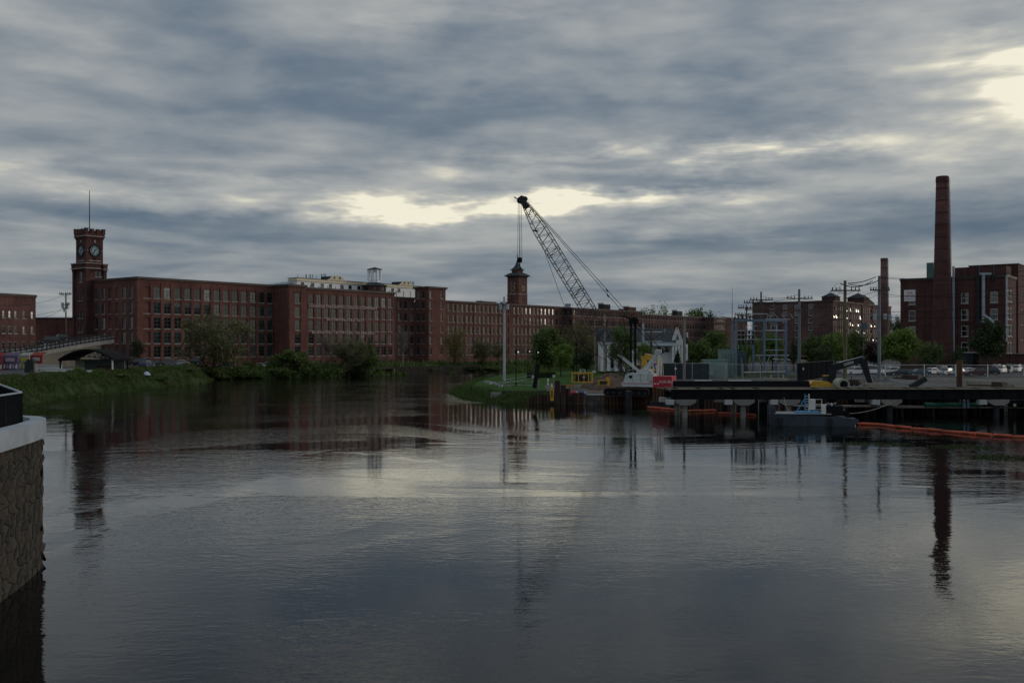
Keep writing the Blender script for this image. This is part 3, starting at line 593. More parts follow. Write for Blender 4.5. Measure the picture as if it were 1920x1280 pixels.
def clock(parent, loc, rz, R_, zlab, face, ring, hand, hour=(1, 35)):
    c = MB(); n = 28; c.add([(math.cos(2*math.pi*i/n)*R_, -.05, math.sin(2*math.pi*i/n)*R_) for i in range(n)], [tuple(range(n))]); f = c.build('clock_face', face, parent, loc, rz)
    m_ = MB()
    for i in range(n):
        a, b = 2*math.pi*i/n, 2*math.pi*(i+1)/n
        for r0, r1, y0, y1 in ((R_, R_*1.22, -.16, -.16), (R_*.66, R_*.72, -.08, -.08)):
            m_.add([(math.cos(a)*r0, y0, math.sin(a)*r0), (math.cos(b)*r0, y0, math.sin(b)*r0), (math.cos(b)*r1, y1, math.sin(b)*r1), (math.cos(a)*r1, y1, math.sin(a)*r1)], [(0, 1, 2, 3)])
        m_.add([(math.cos(a)*R_*1.22, -.16, math.sin(a)*R_*1.22), (math.cos(b)*R_*1.22, -.16, math.sin(b)*R_*1.22), (math.cos(b)*R_*1.22, .1, math.sin(b)*R_*1.22), (math.cos(a)*R_*1.22, .1, math.sin(a)*R_*1.22)], [(0, 1, 2, 3)])
    m_.build('rim', ring, f)
    for i in range(12): a = math.pi*i/6; MB().bar((math.sin(a)*R_*.76, -.1, math.cos(a)*R_*.76), (math.sin(a)*R_*.97, -.1, math.cos(a)*R_*.97), .05, R_*.13).build('hour_mark', hand, f)
    for a, l, w_ in ((math.radians(hour[0]*30+15), .5, .14), (math.radians(hour[1]*6), .8, .1)): MB().bar((-math.sin(a)*.15*R_, -.13, -math.cos(a)*.15*R_), (math.sin(a)*l*R_, -.13, math.cos(a)*l*R_), .04, w_*R_).build('hand', hand, f)
CF = mat('clock_glass', (.24, .32, .35), .4, 0, .2, 1.2)
zk = Z(468.5)
for loc, rz in (((0, -uy, zk), 0), ((-ux, 0, zk), -math.pi/2)):
    clock(ct, loc, rz, 1.5, 0, CF, BLACK, BLACK)
    c, s = math.cos(rz), math.sin(rz); tr = lambda a, d: (loc[0]+c*a-s*d, loc[1]+s*a+c*d)
    for a0, a1, zz0, zz1 in ((-1.9, 1.9, zk-3.1, zk-2.8), (-.25, .25, zk+2.3, zk+3.1), (-2.5, -2.0, zk-.12, zk+.12), (2.0, 2.5, zk-.12, zk+.12)):
        p, q = tr(a0, -.12), tr(a1, .02); MB().box(min(p[0], q[0]), max(p[0], q[0]), min(p[1], q[1]), max(p[1], q[1]), zz0, zz1).build('stone_trim', SAND, ct)
MB().box(-.45, .55, -uy-.04, -uy+.05, z1+1.3, z1+3.1).build('louvre', BLACK, ct)
MB().tube((.0, 0, z2+1.1), (0, 0, Z(353)), .16, .09, 8).build('flagpole', DARK, ct)
# --- pagoda tower over the long mill
pt = thing('pagoda_tower', 'brick clock tower with flared slate roof and weathervane above the long mill', 'tower', (*M(upx(970, -8), -8), 24.0), ANG); zb = 24.0; YP = Vector(M(upx(970, -8), -8)).y; Zp = lambda py: zz(py, YP) - zb; hw = 3.1
MB().box(-hw, hw, -hw, hw, 0, Zp(553)).build('shaft', BR2, pt); MB().box(-hw-.2, hw+.2, -hw-.2, hw+.2, Zp(553), Zp(551.5)).build('stone_band', SAND, pt)
MB().box(-hw+.05, hw-.05, -hw+.05, hw-.05, Zp(551.5), Zp(520)).build('belfry', BR2, pt)
MB().box(-hw-.25, hw+.25, -hw-.25, hw+.25, Zp(520), Zp(518.4)).build('cornice', BRD, pt)
mb = MB(); prof = [(1.3, 518.4), (1.29, 517), (1.0, 514), (.64, 511.5), (.62, 511.4)]
for (a, pa), (b_, pb) in zip(prof[:-1], prof[1:]): mb.frustum(0, 0, Zp(pa), Zp(pb), hw*a, hw*a, hw*b_, hw*b_)
mb.build('lower_roof', SLATE, pt); MB().box(-hw*.56, hw*.56, -hw*.56, hw*.56, Zp(511), Zp(506.5)).build('lantern', BR2, pt)
mb = MB(); prof = [(.72, 507), (.70, 506), (.42, 502), (.2, 497), (.09, 491), (.03, 486)]
for (a, pa), (b_, pb) in zip(prof[:-1], prof[1:]): mb.frustum(0, 0, Zp(pa), Zp(pb), hw*a, hw*a, hw*b_, hw*b_)
mb.build('upper_roof', SLATE, pt)
vn = MB().tube((0, 0, Zp(487)), (0, 0, Zp(475)), .09, .05).build('weathervane', BLACK, pt); MB().bar((-1.0, 0, Zp(480.5)), (1.0, 0, Zp(480.5)), .08, .12).build('arrow', BLACK, vn); MB().bar((0, -.8, Zp(483)), (0, .8, Zp(483)), .07, .07).build('arm', BLACK, vn)
CG = mat('clock_gold', (.34, .27, .15), .6, 0, .25, 1.5)
for loc, rz in (((0, -hw+.05, Zp(541)), 0), ((-hw+.05, 0, Zp(541)), -math.pi/2)):
    clock(pt, loc, rz, .95, 0, BRD, CG, CG)
    c, s = math.cos(rz), math.sin(rz)
    for a in (-.85, .85):
        for zq, hh in ((Zp(535), 1.0), (Zp(551), .7)):
            o = (a-.28+hw, a+.28+hw, zq, zq+hh); window(pt, ((-hw+.05), (-hw+.0) if rz == 0 else hw, rz) if rz == 0 else (-hw-.18, hw, rz), (a-.28+hw, a+.28+hw, zq, zq+hh), 1, 1, fm=SAND, gm=GL[2], sill=False, fw=.09)
# --- penthouse storey and cupola behind the lettered mill
vP = -8.0; uP0, uP1 = upx(557, vP), upx(789, vP); PH = Vector(M(uP0, vP)); Lp = uP1-uP0
wl = [upx(q, vP)-uP0 for q in (567, 586, 604, 619.5, 641, 656.5, 673, 736, 748)]
ph = block('penthouse', 'white rooftop storey with tan curved gables behind the lettered mill', 'rooftop storey', PH, Lp, 4.5, 25.6, 30.7, WHITE, rows(cols(wl, 1.5), [29.1], 1.2), (), (), 0, dict(nx=1, ny=2), cornice=0)
MB().box(-.35, Lp+.3, -.35, 4.6, 5.12, 5.3).build('cornice', CREAM, ph); mb = MB().box(-.1, Lp+.1, -.1, 4.4, 5.302, 6.05).build('mansard', CREAM, ph); MB().box(-.25, Lp+.25, -.25, 4.7, 6.052, 6.2).build('coping', COPPER, ph)
for a in np.linspace(2, Lp-2, 16): MB().box(a-.07, a+.07, -.08, -.002, .2, 4.0).build('downpipe', DARK, ph)
for pa, pb, py in ((618, 644, 516.5), (751, 771, 526.5)):
    a, b_ = upx(pa, vP)-uP0, upx(pb, vP)-uP0; m_ = (a+b_)/2; wv = (b_-a)/2; top = zz(py, Vector(M(uP0+m_, vP)).y)-25.6
    pts = [(m_-wv*1.5, 6.05), (m_+wv*1.5, 6.05), (m_+wv*1.0, 6.5), (m_+wv*.86, top-.9), (m_+wv*.55, top-.2), (m_, top), (m_-wv*.55, top-.2), (m_-wv*.86, top-.9), (m_-wv*1.0, 6.5)]
    g_ = MB().prism(pts, -.3, .2).build('gable', CREAM, ph); MB().box(m_-wv*.85, m_+wv*.85, .2, 5, 6.0, top-.4).build('gable_roof', SLATE, g_)
    for q in (-.35, .35): MB().box(m_+q*wv*1.1-.35, m_+q*wv*1.1+.35, -.36, -.302, 6.6, 7.35).build('gable_window', GL[0], g_)
cu = thing('cupola', 'pale blue white open belfry cupola on a brick drum with slate skirt roof', 'cupola', (*M(upx(702.5, -4), -4), 25.8), ANG); YC = Vector(M(upx(702.5, -4), -4)).y; Zc = lambda py: zz(py, YC) - 25.8
oct8 = lambda r_, a0=math.pi/8: [(math.cos(a0+i*math.pi/4)*r_, math.sin(a0+i*math.pi/4)*r_) for i in range(8)]
MB().prism(oct8(4.3), 0, Zc(536.5), 'z').build('drum', BRD, cu)
for i in range(8):
    a = i*math.pi/4; q = MB().box(-.45, .45, -.06, .02, Zc(546), Zc(539)).build('drum_window', GL[0], cu, (math.cos(a)*3.99, math.sin(a)*3.99, 0), a+math.pi/2)
mb = MB(); prof = [(4.9, Zc(537)), (4.9, Zc(536)), (3.2, Zc(532.5)), (2.35, Zc(530)), (2.3, Zc(529))]
mb.lathe(prof, 8); mb.build('skirt_roof', SLATE, cu, rz=math.pi/8)
CUP = mat('cupola_paint', (.80, .86, .90), .6, 0, .1, 1)
MB().prism(oct8(2.4), Zc(530), Zc(525.5), 'z').build('base', CUP, cu)
for i in range(8):
    a0, a1 = math.pi/8+i*math.pi/4, math.pi/8+(i+1)*math.pi/4; p, q = Vector((math.cos(a0)*2.3, math.sin(a0)*2.3, 0)), Vector((math.cos(a1)*2.3, math.sin(a1)*2.3, 0))
    MB().bar(p+Vector((0, 0, Zc(525.5))), p+Vector((0, 0, Zc(506))), .72).build('post', CUP, cu)
    d_ = (q-p); mb = MB(); n_ = d_.normalized().cross(Vector((0, 0, 1)))*.1; z0_, z1_ = Zc(514), Zc(506)
    cr_ = [(.08, z0_-.3), (.28, z0_+.45), (.5, z0_+1.0), (.72, z0_+.45), (.92, z0_-.3)]
    lo = [p + d_*t + Vector((0, 0, zq)) for t, zq in cr_]; hi = [p + d_*t + Vector((0, 0, z1_)) for t, _ in cr_]
    for j in range(4): mb.add([lo[j]-n_, lo[j+1]-n_, hi[j+1]-n_, hi[j]-n_, lo[j]+n_, lo[j+1]+n_, hi[j+1]+n_, hi[j]+n_], [(0, 1, 2, 3), (7, 6, 5, 4), (0, 4, 5, 1)])
    mb.build('arch', CUP, cu)
MB().lathe([(2.9, Zc(506)), (2.9, Zc(505)), (.15, Zc(501)), (.1, Zc(500.6))], 8).build('roof', SLATE, cu, rz=math.pi/8)
def antenna(px, Y, y0, y1, w, label, z0):
    r = thing('antenna', label, 'antenna', (at(px, Y), Y, z0)); z_ = zz(y0, Y)-z0
    MB().tube((0, 0, 0), (0, 0, z_), .08, .05).build('mast', BLACK, r)
    if w:
        MB().bar((-w, 0, z_*.35), (w, 0, z_*.35), .08).build('crossbar', BLACK, r)
        for q in (-w, w, w*.4): MB().box(q-.13, q+.13, -.1, .1, z_*.3, z_*.95).build('panel', STEEL if q > 0 else BLACK, r)
for i, (px, Y, y0, w, tl) in enumerate(((580, 341, 513.5, 1.1, 'antenna cluster of three panels left of the tan gable'), (558, 333, 514, 0, 'thin whip antenna at the left end of the white rooftop storey'), (593, 345, 517, 0, 'short mast beside the antenna cluster'), (607, 347, 512.5, .7, 'antenna pair just left of the taller tan gable'), (773, 379, 527, .6, 'small antenna at the right end of the white rooftop storey'))): antenna(px, Y, y0, 0, w, tl, 31.1)
# glazed lean-to roof left of the penthouse
u0_ = upx(497, -10); gl_ = thing('skylight_roof', 'low blue grey sloping roof left of the white rooftop storey', 'roof', (*M(u0_, -10), 27.9), ANG)
lg = upx(556, -10)-u0_; mb = MB(); mb.add([(0, 0, 0), (lg, 0, 0), (lg, 8, 0), (0, 8, 0), (lg, 0, 2.6), (lg, 8, 2.6), (0, 0, .2), (0, 8, .2)], [(0, 1, 4, 6), (6, 4, 5, 7), (1, 2, 5, 4), (3, 7, 5, 2), (0, 6, 7, 3)]); mb.build('glazing', mat('skylight', (.30, .38, .43), .3, 0, .15, .8), gl_)
for i in range(6): a = lg*i/5; MB().bar((a, 0, .3+2.4*i/5), (a, 8, .3+2.4*i/5), .12).build('glazing_bar', STEEL, gl_)
# ================================================================ left background
def dirang(vpx): return math.atan2(1, (vpx-CX)/F)
a_ = dirang(1750); dl = Vector((math.cos(a_), math.sin(a_))); E1 = Vector((at(67, 266), 266)); Lf = 40.0; O_ = E1 - dl*Lf
def ul(px): k = (px-CX)/F; return (k*O_.y - O_.x)/(dl.x - k*dl.y)
cw = [ul(q) for q in (7, 18.5, 29.5, 45, 60.5)] + [2, 6]
block('corner_mill', 'four storey brick building with pale window surrounds at the far left edge', 'building', O_, Lf, 16, 3.4, 22.3, BR2, rows(cols(cw, 1.0), [z for z in (4.6, 8.1, 12.2, 16.2)], 2.0), (), (), 0, dict(nx=1, ny=2, fm=CONC, fw=.16, gm=GL[0]), cornice=.25, ang=a_)
lb = thing('low_brick_shed', 'low plain brick building between corner mill and clock tower', 'building', (at(62, 305), 305, 3.6), .05)
MB().box(0, 22, 0, 10, 0, zz(597, 305)-3.6).build('wall', BR, lb); MB().box(-.3, 22.2, -.3, 10, zz(597, 305)-3.6, zz(595, 305)-3.6).build('cornice', COPPER, lb)
MB().box(3.4, 4.6, -.1, -.003, 4.3, 6.4).build('sign_panel', WHITE, lb); MB().box(10, 20, 10.2, 12, zz(597, 305)-3.6, zz(592.5, 305)-3.6).build('roof_vent', DARK, lb)
def utility_pole(px, Y, ytop, zb, mt, label, arms=((.4, 2.6),), r=.17, can=None, sw=False, group=None, lean=0, armmat=None):
    X = at(px, Y); p = thing('utility_pole', label, 'utility pole', (X, Y, zb), 0, group); h = zz(ytop, Y)-zb
    MB().tube((0, 0, 0), (lean, 0, h), r*1.15, r*.8, 10).build('pole', mt, p)
    for dz, wd in arms:
        q = MB().box(-wd/2, wd/2, -r-.2, -r-.01, h-dz-.15, h-dz+.07).build('crossarm', armmat or WOOD, p)
        for a in (-.46, -.33, -.2, .2, .33, .46): MB().tube((a*wd, -r-.07, h-dz+.07), (a*wd, -r-.07, h-dz+.55), .11, .07, 6).build('insulator', DARK, q)
        for s in (-1, 1): MB().bar((s*wd*.3, -r-.02, h-dz-.1), (s*.1, -r-.02, h-dz-.7), .05).build('brace', armmat or WOOD, q)
    if can: 
        for cx, cz in can: k = MB().lathe([(.05, 0), (.32, .03), (.34, .95), (.2, 1.05)], 10).build('transformer', STEEL, p, (cx, -r-.1, h-cz)); MB().tube((0, 0, 1.05), (0, 0, 1.4), .06, .04, 6).build('bushing', DARK, k)
    return (X, Y, h+zb)
utility_pole(123.5, 262, 548, 3.9, WOOD, 'wooden utility pole with transformers left of the battlemented tower', ((.5, 3.2), (3.2, 2.2)), .2, ((-.7, 4.2), (.6, 4.4), (-.2, 5.2)))
tag(MB().line(wire_pts((at(120, 262), 262, zz(553, 262)), (at(-30, 180), 180, zz(570, 180)), 1.2), .03).line(wire_pts((at(120, 262), 262, zz(577, 262)), (at(60, 262), 262, zz(598, 262)), .8), .035).line(wire_pts((at(120, 262), 262, zz(579, 262)), (at(-30, 200), 200, zz(600, 200)), .6), .035).build('overhead_wire', BLACK), 'sagging wires running left from the pole beside the clock tower', 'wire')
# --- concrete ramp
rp = thing('road_ramp', 'curving concrete road ramp with black railing at the left', 'ramp', (0, 0, 0))
edge = [(-60, 196, 676), (0, 206, 669), (40, 214, 664.5), (80, 222, 658.5), (120, 232, 651), (160, 242, 644), (190, 250, 639.5), (214, 262, 636.5)]
near = [Vector((at(a, Y), Y, zz(b_, Y))) for a, Y, b_ in edge]; back = [p + Vector((-7.0, 8.5, .2)) for p in near]
for nm, i0, i1, th, mt in (('deck', 0, 7, .9, CONC),):
    mb = MB()
    for a, b_, c_, d_ in zip(near[:-1], near[1:], back[1:], back[:-1]):
        t_ = Vector((0, 0, -th)); mb.add([a, b_, c_, d_, a+t_, b_+t_, c_+t_, d_+t_], [(0, 1, 2, 3), (7, 6, 5, 4), (0, 4, 5, 1), (3, 2, 6, 7), (1, 5, 6, 2), (0, 3, 7, 4)])
    mb.build(nm, mt, rp)
mb = MB()
for a, b_ in zip(near[:-2], near[1:-1]):
    o = Vector((-.25, .35, -.9)); bz_ = 3.3; mb.add([a+o, b_+o, (b_.x-.25, b_.y+.35, bz_), (a.x-.25, a.y+.35, bz_)], [(0, 1, 2, 3)])
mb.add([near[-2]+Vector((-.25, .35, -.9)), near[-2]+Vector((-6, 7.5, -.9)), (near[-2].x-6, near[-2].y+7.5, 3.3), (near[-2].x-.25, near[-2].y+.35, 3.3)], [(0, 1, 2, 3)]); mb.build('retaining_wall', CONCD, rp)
mb = MB()
for a, b_, c_, d_ in zip(near[:-1], near[1:], back[1:], back[:-1]): u = Vector((0, 0, .006)); mb.add([a.lerp(d_, .06)+u, b_.lerp(c_, .06)+u, c_.lerp(b_, .06)+u, d_.lerp(a, .06)+u], [(0, 1, 2, 3)])
mb.build('road_surface', ASPH, rp)
for line_ in (near, back):
    n = 0
    for a, b_ in zip(line_[:-1], line_[1:]):
        m_ = max(1, round((b_-a).length/2.2)); i_ = (Vector((-.2, .25, 0)) if line_ is near else Vector((.2, -.25, 0)))
        for i in range(m_): p = a.lerp(b_, i/m_)+i_; MB().box(p.x-.12, p.x+.12, p.y-.12, p.y+.12, p.z+.004, p.z+1.35).build('railing_post', DARK, rp)
        for k_ in (.35, .68, 1.0, 1.3): MB().bar(a+i_+Vector((0, 0, k_)), b_+i_+Vector((0, 0, k_)), .06, .09).build('railing_rail', STEEL if k_ == .68 else DARK, rp)
# painted panels standing against the ramp wall
PAN = [((-14, 3), (.40, .03, .035), 'red banner stall panel under the ramp at the left edge', (.75, .75, .72)), ((3.5, 33), (.20, .15, .27), 'purple graffiti mural panel under the ramp', (.45, .35, .45)), ((34, 55), (.55, .56, .50), 'white mural panel with yellow marks under the ramp', (.55, .48, .05)), ((56.5, 79), (.45, .045, .025), 'red mural panel with pale sign under the ramp', (.40, .45, .5))]
for i, ((a, b_), c_, lab, c2_) in enumerate(PAN):
    Y = 203 + i*3.4; X0, X1 = at(a, Y), at(b_, Y); z0, z1_ = gz(X0, Y)-.1, zz(667.5 - i*.4, Y); r = thing('mural_panel', lab, 'mural', ((X0+X1)/2, Y, z0)); w_ = (X1-X0)/2; h_ = z1_-z0
    MB().box(-w_, w_, 0, .25, 0, h_).build('board', mat('mural_%d' % i, tuple(q*.6 for q in c_), .8, 0, .5, 1.3), r); MB().add([(-w_-.1, -.05, h_+.004), (w_+.1, -.05, h_+.004), (w_+.4, 1.6, h_+.7), (-w_+.4, 1.6, h_+.7)], [(0, 1, 2, 3)]).build('hood', mat('mural_hood_%d' % i, tuple(q*.45 for q in c_), .8, 0, .2, 1), r)
    ac = mat('mural_mark_%d' % i, c2_, .8, 0, .3, 2); rr = random.Random(i)
    MB().box(-w_*.55, w_*.6, -.03, -.003, h_*.62, h_*.86).build('painted_sign', ac, r)
    for k_ in range(5): q = -w_*.8 + k_*w_*.38; MB().prism([(q, h_*.12), (q+w_*.22, h_*.12), (q+w_*.26, h_*.34+rr.uniform(0, .3)), (q+w_*.12, h_*.46), (q-w_*.02, h_*.3)], -.03, -.003).build('painted_shape', ac if k_ % 2 else WHITE, r)
# pavilion with bowed truss roof
Yv = 200.0; pv = thing('pavilion', 'open sided pavilion with bowed black truss roof and grey back wall', 'pavilion', (at(165, Yv), Yv, gz(at(165, Yv), Yv)-.1)); zb = pv.location.z; X_ = lambda px: at(px, Yv)-pv.location.x; Zv = lambda py: zz(py, Yv)-zb
arc = [(X_(113+i*10.4), Zv(673 - 19.0*math.sin(math.pi*i/10)**.9)) for i in range(11)]
mb = MB()
for (xa, za), (xb, zb_) in zip(arc[:-1], arc[1:]): mb.add([(xa, -1, za), (xb, -1, zb_), (xb, 8, zb_), (xa, 8, za), (xa, -1, za-.35), (xb, -1, zb_-.35), (xb, 8, zb_-.35), (xa, 8, za-.35)], [(0, 1, 2, 3), (7, 6, 5, 4), (0, 4, 5, 1), (3, 2, 6, 7), (0, 3, 7, 4), (1, 5, 6, 2)])
mb.build('roof', BLACK, pv)
mb = MB(); lowc = [(x_, z_-.35-(.9*math.sin(math.pi*i/10)+.25)) for i, (x_, z_) in enumerate(arc)]
for i in range(10): mb.bar((lowc[i][0], -.8, lowc[i][1]), (lowc[i+1][0], -.8, lowc[i+1][1]), .12)
for i in range(20):
    t0 = i/2; j = int(t0); f0 = t0-j; up = lambda L_, t: (L_[int(t)][0]*(1-t+int(t)) + L_[min(10, int(t)+1)][0]*(t-int(t)), L_[int(t)][1]*(1-t+int(t)) + L_[min(10, int(t)+1)][1]*(t-int(t)))
    a, b_ = (up(lowc, t0), up(arc, min(10, t0+.5))) if i % 2 else (up(arc, t0), up(lowc, min(10, t0+.5))); mb.bar((a[0], -.8, a[1]-.2), (b_[0], -.8, b_[1]-.2), .09)
mb.build('truss', BLACK, pv)
for px in (116.5, 214): MB().box(X_(px)-.12, X_(px)+.12, -.95, -.7, 0, Zv(673)).build('post', WTRIM if px > 200 else BLACK, pv); MB().box(X_(px)-.12, X_(px)+.12, 6.8, 7.1, 0, Zv(673)).build('post', BLACK, pv)
MB().box(X_(137), X_(213), 5.6, 5.85, 0, Zv(674)-.05).build('back_wall', mat('pavilion_wall', (.10, .125, .12), .8, 0, .25, .6), pv); MB().box(X_(118), X_(136.5), 5.5, 5.8, .6, Zv(674)).build('mural', mat('pavilion_mural', (.24, .24, .19), .8, 0, .5, 1.4), pv); MB().box(X_(163), X_(187), 5.4, 5.59, 0, 1.1).build('brown_box', mat('brown_box', (.09, .05, .035), .9, 0, .3, 1), pv)
def barrier(px0, px1, py, label, z1=.85, mt=None, dy=6):
    Y = dep(py, 4.0)+dy; X0, X1 = at(px0, Y), at(px1, Y); zb = gz((X0+X1)/2, Y); r = thing('concrete_barrier', label, 'barrier', ((X0+X1)/2, Y, zb-.08)); w_ = (X1-X0)/2
    MB().prism([(-.3, 0), (.3, 0), (.3, .2), (.13, .45), (.1, z1), (-.1, z1), (-.13, .45), (-.3, .2)], -w_, w_, 'x').build('body', mt or CONCP, r); MB().box(-w_, w_, -.12, .12, z1, z1+.06).build('cap', WTRIM, r)
barrier(-30, 46, 692.5, 'long pale concrete barrier at the left edge above the bank'); barrier(72, 116, 693.5, 'pale concrete barrier right of the grey utility box', .95); barrier(76, 138, 699, 'lower pale concrete barrier in front of the pavilion mural', .7); barrier(157, 172, 699, 'short white concrete block in front of the pavilion', .7, WHITE)
ub = thing('utility_box', 'tall dark grey utility box on the left bank', 'utility box', (at(58, 186), 186, gz(at(58, 186), 186)-.1)); MB().box(-.95, .75, -.6, .6, 0, 2.1).build('cabinet', DARK, ub); MB().box(-.65, .6, -.5, .5, 2.1, 2.5).build('top', DARK, ub); MB().box(.76, 1.1, -.55, .55, 0, 1.7).build('side_panel', CONC, ub)
tp = thing('tarpaulin', 'crumpled pale blue tarpaulin on the left bank edge', 'tarpaulin', (at(272, 213), 213, gz(at(272, 213), 213)-.02)); mb = MB(); rr = random.Random(5)
g_ = [[(i*.45-1.2+rr.uniform(-.1, .1), j*.5-.8, (.25+rr.uniform(0, .5))*(0 if i in (0, 5) or j in (0, 3) else 1)) for i in range(6)] for j in range(4)]
mb.add([p for r_ in g_ for p in r_], [(j*6+i, j*6+i+1, j*6+i+7, j*6+i+6) for j in range(3) for i in range(5)]); mb.build('sheet', mat('tarp_blue', (.36, .44, .60), .6, 0, .2, 1.5), tp)
# stone river wall below the far mills and the culvert
rw = thing('river_wall', 'old granite river wall with dark culvert at the foot of the lettered mill', 'wall', (*M(upx(700, 33), 33), 0), ANG)
uo = upx(700, 33); Lw = upx(985, 33)-uo; c0, c1 = .5, upx(738, 33)-uo; rg = random.Random(9)
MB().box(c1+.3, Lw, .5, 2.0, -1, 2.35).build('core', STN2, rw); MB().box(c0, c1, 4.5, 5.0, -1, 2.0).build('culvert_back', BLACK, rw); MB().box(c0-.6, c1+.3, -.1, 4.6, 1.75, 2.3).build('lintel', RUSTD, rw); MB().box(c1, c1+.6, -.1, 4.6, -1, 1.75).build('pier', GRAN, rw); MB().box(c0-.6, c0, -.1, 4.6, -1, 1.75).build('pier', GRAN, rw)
sme = [MB().frustum(0, 0, 0, 1, 1, 1, .96, .9).mesh('stone', STN2)]
for row in range(3):
    u = c1+.6
    while u < Lw-2:
        l_ = rg.uniform(1.4, 2.6); o = put('stone', sme[0], rw, (u+l_/2, .35, row*.78 - .02)); o.scale = (l_/2-.03, .3+rg.uniform(0, .08), .75); u += l_
# ================================================================ right background
K = Vector((at(1887, 250), 250.0))
Wr = 25.8; sw_ = lambda px: Wr - spx(px, K); rz0 = lambda py, px: zz(py, 250 + .607*max(0, spx(px, K)))
colsR = [(1710, 10), (1809, 11.5), (1864, 11)]; left = []; gmats = []
for px, wp in colsR:
    u = sw_(px); 
    for zs_ in (7.2, 11.4, 15.6, 19.9): left.append((u-.85, u+.85, zs_, zs_+2.75))
frontR = [(a, a+2.3, z_, z_+2.9) for z_ in (7.0, 11.4, 15.7, 20.2) for a in (1.4, 4.6)]
rb = block('lease_building', 'dark brick factory with the tall chimney and a for lease sign', 'building', K, 12, Wr, 2.6, 26.6, BRD, frontR, left, (), 0, dict(nx=2, ny=2, fm=FRAMEW, gm=None), cornice=.18, wkL=dict(nx=1, ny=2, fm=FRAMEW))
zb = 2.6; uS_ = spx(1706, K)
sg = MB().box(-.16, -.03, uS_-1.45, uS_+1.45, 17.6+.6, 20.9+.3).build('sign_board', WHITE, rb); REDP = mat('sign_red', (.5, .03, .03), .7, 0, .2, 2); GRYP = mat('sign_grey', (.22, .22, .28), .7, 0, .2, 2)
for s_t, zq, sz, m_ in (('FOR', 20.35, .85, REDP), ('LEASE', 19.55, .85, REDP), ('FACTORY SPACE', 18.8, .38, GRYP)): text_part(s_t, sz, m_, rb, (-.175, uS_, zq), (math.pi/2, 0, -math.pi/2), ext=.005)
for px, w_, y0, y1 in ((1789, .32, 498, 676), (1834.5, .42, 498, 605), (1845, .42, 514, 605), (1888, .2, 520, 640)):
    s = spx(px, K); q = MB().tube((-.6, s, zz(y1, 255)-zb), (-.6, s, zz(y0, 255)-zb), w_, w_, 10).build('flue_pipe', STEEL if px != 1834.5 else DARK, rb); 
    for k_ in (.25, .6): zq = zz(y1, 255)-zb + k_*(zz(y0, 255)-zz(y1, 255)); MB().box(-.6, 0, s-.06, s+.06, zq, zq+.1).build('bracket', DARK, q)
s = spx(1845, K); MB().tube((-.6, s, 14.2), (-.6, s-2.6, 12.2), .42, .42, 10).build('duct', STEEL, rb)
MB().tube((-.4, spx(1862, K), 22.8), (-.4, spx(1862, K), zz(496, 252)-zb), .32, .32, 8).build('flue_pipe', DARK, rb); MB().bar((-.4, spx(1860, K), 24.6), (-.4, spx(1834, K), 24.7), .55, .5).build('duct', STEEL, rb)
MB().box(.5, 3.0, spx(1743, K)-.9, spx(1743, K)+.9, 24.1, 28.2).build('roof_tank', mat('tank_green', (.08, .16, .16), .5, .1, .2, 1), rb)
MB().box(-3.2, -.03, spx(1835, K)-.3, spx(1797, K), 4.55, 4.8).build('porch_roof', STEEL, rb); MB().box(-3.0, -.2, spx(1830, K), spx(1800, K), 0, 4.5).build('porch', DARK, rb)
MB().box(5, 11.5, 1, 14, 24.0, 26.9).build('roof_house', BRD, rb)
a1 = thing('brick_annex', 'low dark brick annex under the factory windows at the right edge', 'building', (at(1893, 243), 243, 2.6), ANG); MB().box(0, 14, -4, 7, 0, 4.2).build('wall', BRD, a1); MB().box(-.2, 14.2, -4.2, 7.2, 4.2, 4.45).build('roof', TAR, a1)
b3 = thing('tall_annex', 'taller brick block behind the factory at the right edge', 'building', (at(1912, 262), 262, 2.6), ANG); MB().box(-2, 22, 0, 12, 0, zz(496, 262)-2.6).build('wall', BRD, b3); MB().box(-2.2, 22.2, -.2, 12.2, zz(496, 262)-2.6, zz(494.6, 262)-2.6).build('cornice', COPPER, b3)
for i in range(4):
    for z_ in (8, 12, 16, 20): window(b3, (-2, 0, 0), (3+i*4, 5+i*4, z_, z_+2.6), 2, 2, fm=FRAMEW)
def chimney(px, Y, ytop, wt, wb, label, m, zb=3.0, bands=16, text=None):
    X = at(px, Y); h = zz(ytop, Y)-zb; c_ = thing('chimney', label, 'chimney', (X, Y, zb)); r0, r1 = wb/2/F*Y, wt/2/F*Y
    prof = [(r0*1.04, 0), (r0, h*.08), (r0 + (r1-r0)*.5, h*.5), (r1, h*.965)]; MB().lathe(prof, 28).build('shaft', m, c_, smooth=True)
    MB().lathe([(r1*.99, h*.964), (r1*1.05, h*.972), (r1*1.05, h*.992), (r1*.97, h)], 28).build('crown', m, c_)
    for i in range(1, bands): t = i/bands; r_ = (r0 + (r1-r0)*t)*1.004+.02; MB().lathe([(r_, h*t-.06), (r_+.02, h*t-.05), (r_+.02, h*t+.05), (r_, h*t+.06)], 28).build('iron_band', DARK, c_)
    lad = MB()
    for s_ in (-.2, .2): lad.bar((r0+.25, s_, h*.04), (r1+.25, s_, h*.99), .05)
    for i in range(int(h/.6)): t = i*.6/h; q = r0+(r1-r0)*t+.25; lad.bar((q, -.2, i*.6), (q, .2, i*.6), .04)
    lad.build('ladder', DARK, c_)
chimney(1767, 253, 331, 22.5, 38, 'very tall tapering red brick chimney beside the lease factory', BRD, 2.8)
chimney(1658, 500, 484, 13, 17, 'distant shorter brick chimney behind the utility poles', BRF, 3.0, 10)
